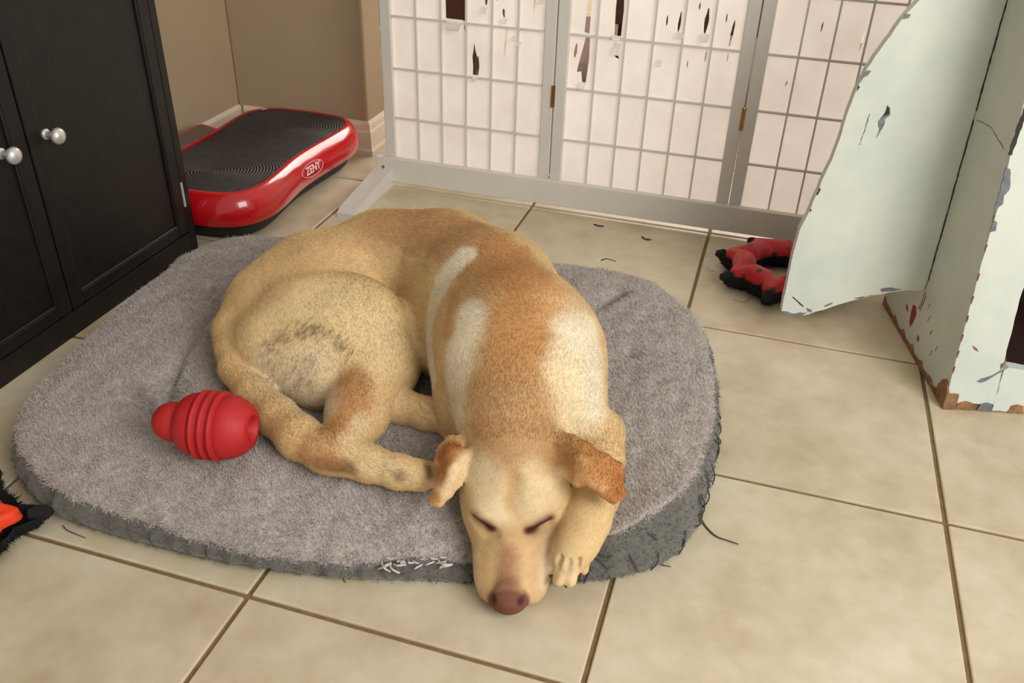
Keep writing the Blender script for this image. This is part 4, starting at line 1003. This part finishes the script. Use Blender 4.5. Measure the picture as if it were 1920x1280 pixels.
dog = link('dog', dm, M['skin'], None, True); dog.location = tuple(do)
tag(dog, 'yellow labrador dog curled up asleep on the grey bed, chin over its edge', 'dog')
# fur lying along the body
hdist = np.linalg.norm((DV - hd(0, -.03, .03)), axis=1); keep = np.clip((hdist - .03) / .12, .15, 1) * (nw[:, 0] < .05) * (DV[:, 2] > .06)
NF = 240000
P_, N_, Fi, W = sample_mesh(DV, DF, NF, 77, keep); N_ = (DN[Fi] * W[:, :, None]).sum(1); N_ /= np.linalg.norm(N_, axis=1)[:, None]
fl_ = np.zeros((NF, 3))
for a, b, r_ in FLOWS:
    # hair grows from the head end (b) towards the tail or foot end (a) of every stretch
    d = a - b; L_ = np.linalg.norm(d); t = np.clip(((P_ - b) @ d) / (L_ * L_ + 1e-12), 0, 1); q = np.abs(np.linalg.norm(P_ - b - t[:, None] * d, axis=1) - r_)
    fl_ += (d / (L_ + 1e-9)) * np.exp(-q / .018)[:, None]
rs = np.random.RandomState(8)
fl_ += rs.normal(size=(NF, 3)) * .12 * np.linalg.norm(fl_, axis=1)[:, None]
fl_ -= N_ * (fl_ * N_).sum(1)[:, None]; fl_ /= np.linalg.norm(fl_, axis=1)[:, None] + 1e-9
D_ = fl_ * .98 + N_ * .13; D_ /= np.linalg.norm(D_, axis=1)[:, None]
hh = np.linalg.norm(P_ - hd(0, -.03, .03), axis=1)
Ls = np.where(hh < .15, .0022, .0052) * np.where(np.linalg.norm(P_ - at(1066, 1060, .07), axis=1) < .05, .5, 1) * rs.uniform(.7, 1.2, NF)
tint = (COAT[Fi] * W[:, :, None]).sum(1) * (1 + rs.normal(size=(NF, 1)) * .06)
hair('fur', dog, M['fur'], P_ - do, D_, Ls, .00026, np.clip(tint, 0, 1), .25, 9)
# sparse dark hairs of the worn patch on the thigh
rw = np.random.RandomState(12); wp, wd, wl = [], [], []
for k in range(260):
    if k < 170: u_ = rw.rand(); px_, py_ = 498 + 160 * u_ + rw.normal() * 6, 668 - 52 * math.sin(math.pi * min(1, u_ * .8 + .1)) + rw.normal() * 9
    else: px_, py_ = rw.uniform(500, 600), rw.uniform(660, 735)
    p = skin_at(px_, py_); wp.append(p + HU * .001); q = at(px_ - 7, py_ + 14, p[2] - .004) - p; wd.append(q / np.linalg.norm(q)); wl.append(rw.uniform(.006, .014))
wp, wd = np.array(wp), np.array(wd)
wp = wp + np.array([0, -.5, .85]) * .0022
hair('worn_patch_hair', dog, M['fur'], wp - do, wd, np.array(wl), .00034, np.tile(lin(140, 122, 102), (260, 1)) * rw.uniform(.7, 1.2, (260, 1)), .2, 13)
# claws
M['claw'] = simple_mat('dark_claw', srgb(88, 52, 40), .4, .2, 60)
for (x0, y0, z0, x1, y1, z1) in ((1090, 1070, .060, 1086, 1084, .050), (1065, 1092, .056, 1060, 1101, .049), (1046, 1089, .056, 1040, 1098, .049), (1036, 1072, .058, 1032, 1083, .050), (812, 899, .112, 818, 902, .108), (800, 906, .108, 806, 908, .106), (828, 797, .113, 834, 806, .110), (820, 795, .112, 824, 803, .109)):
    a, b = at(x0, y0, z0), at(x1, y1, z1); MB().tube(smooth_path([a - do, (a + b) / 2 + np.array([0, 0, .001]) - do, b - do], 4), [.0042, .0042, .004, .004, .0038, .003, .0024, .0018, .0008][:9], 8).build('claw', M['claw'], dog, True)
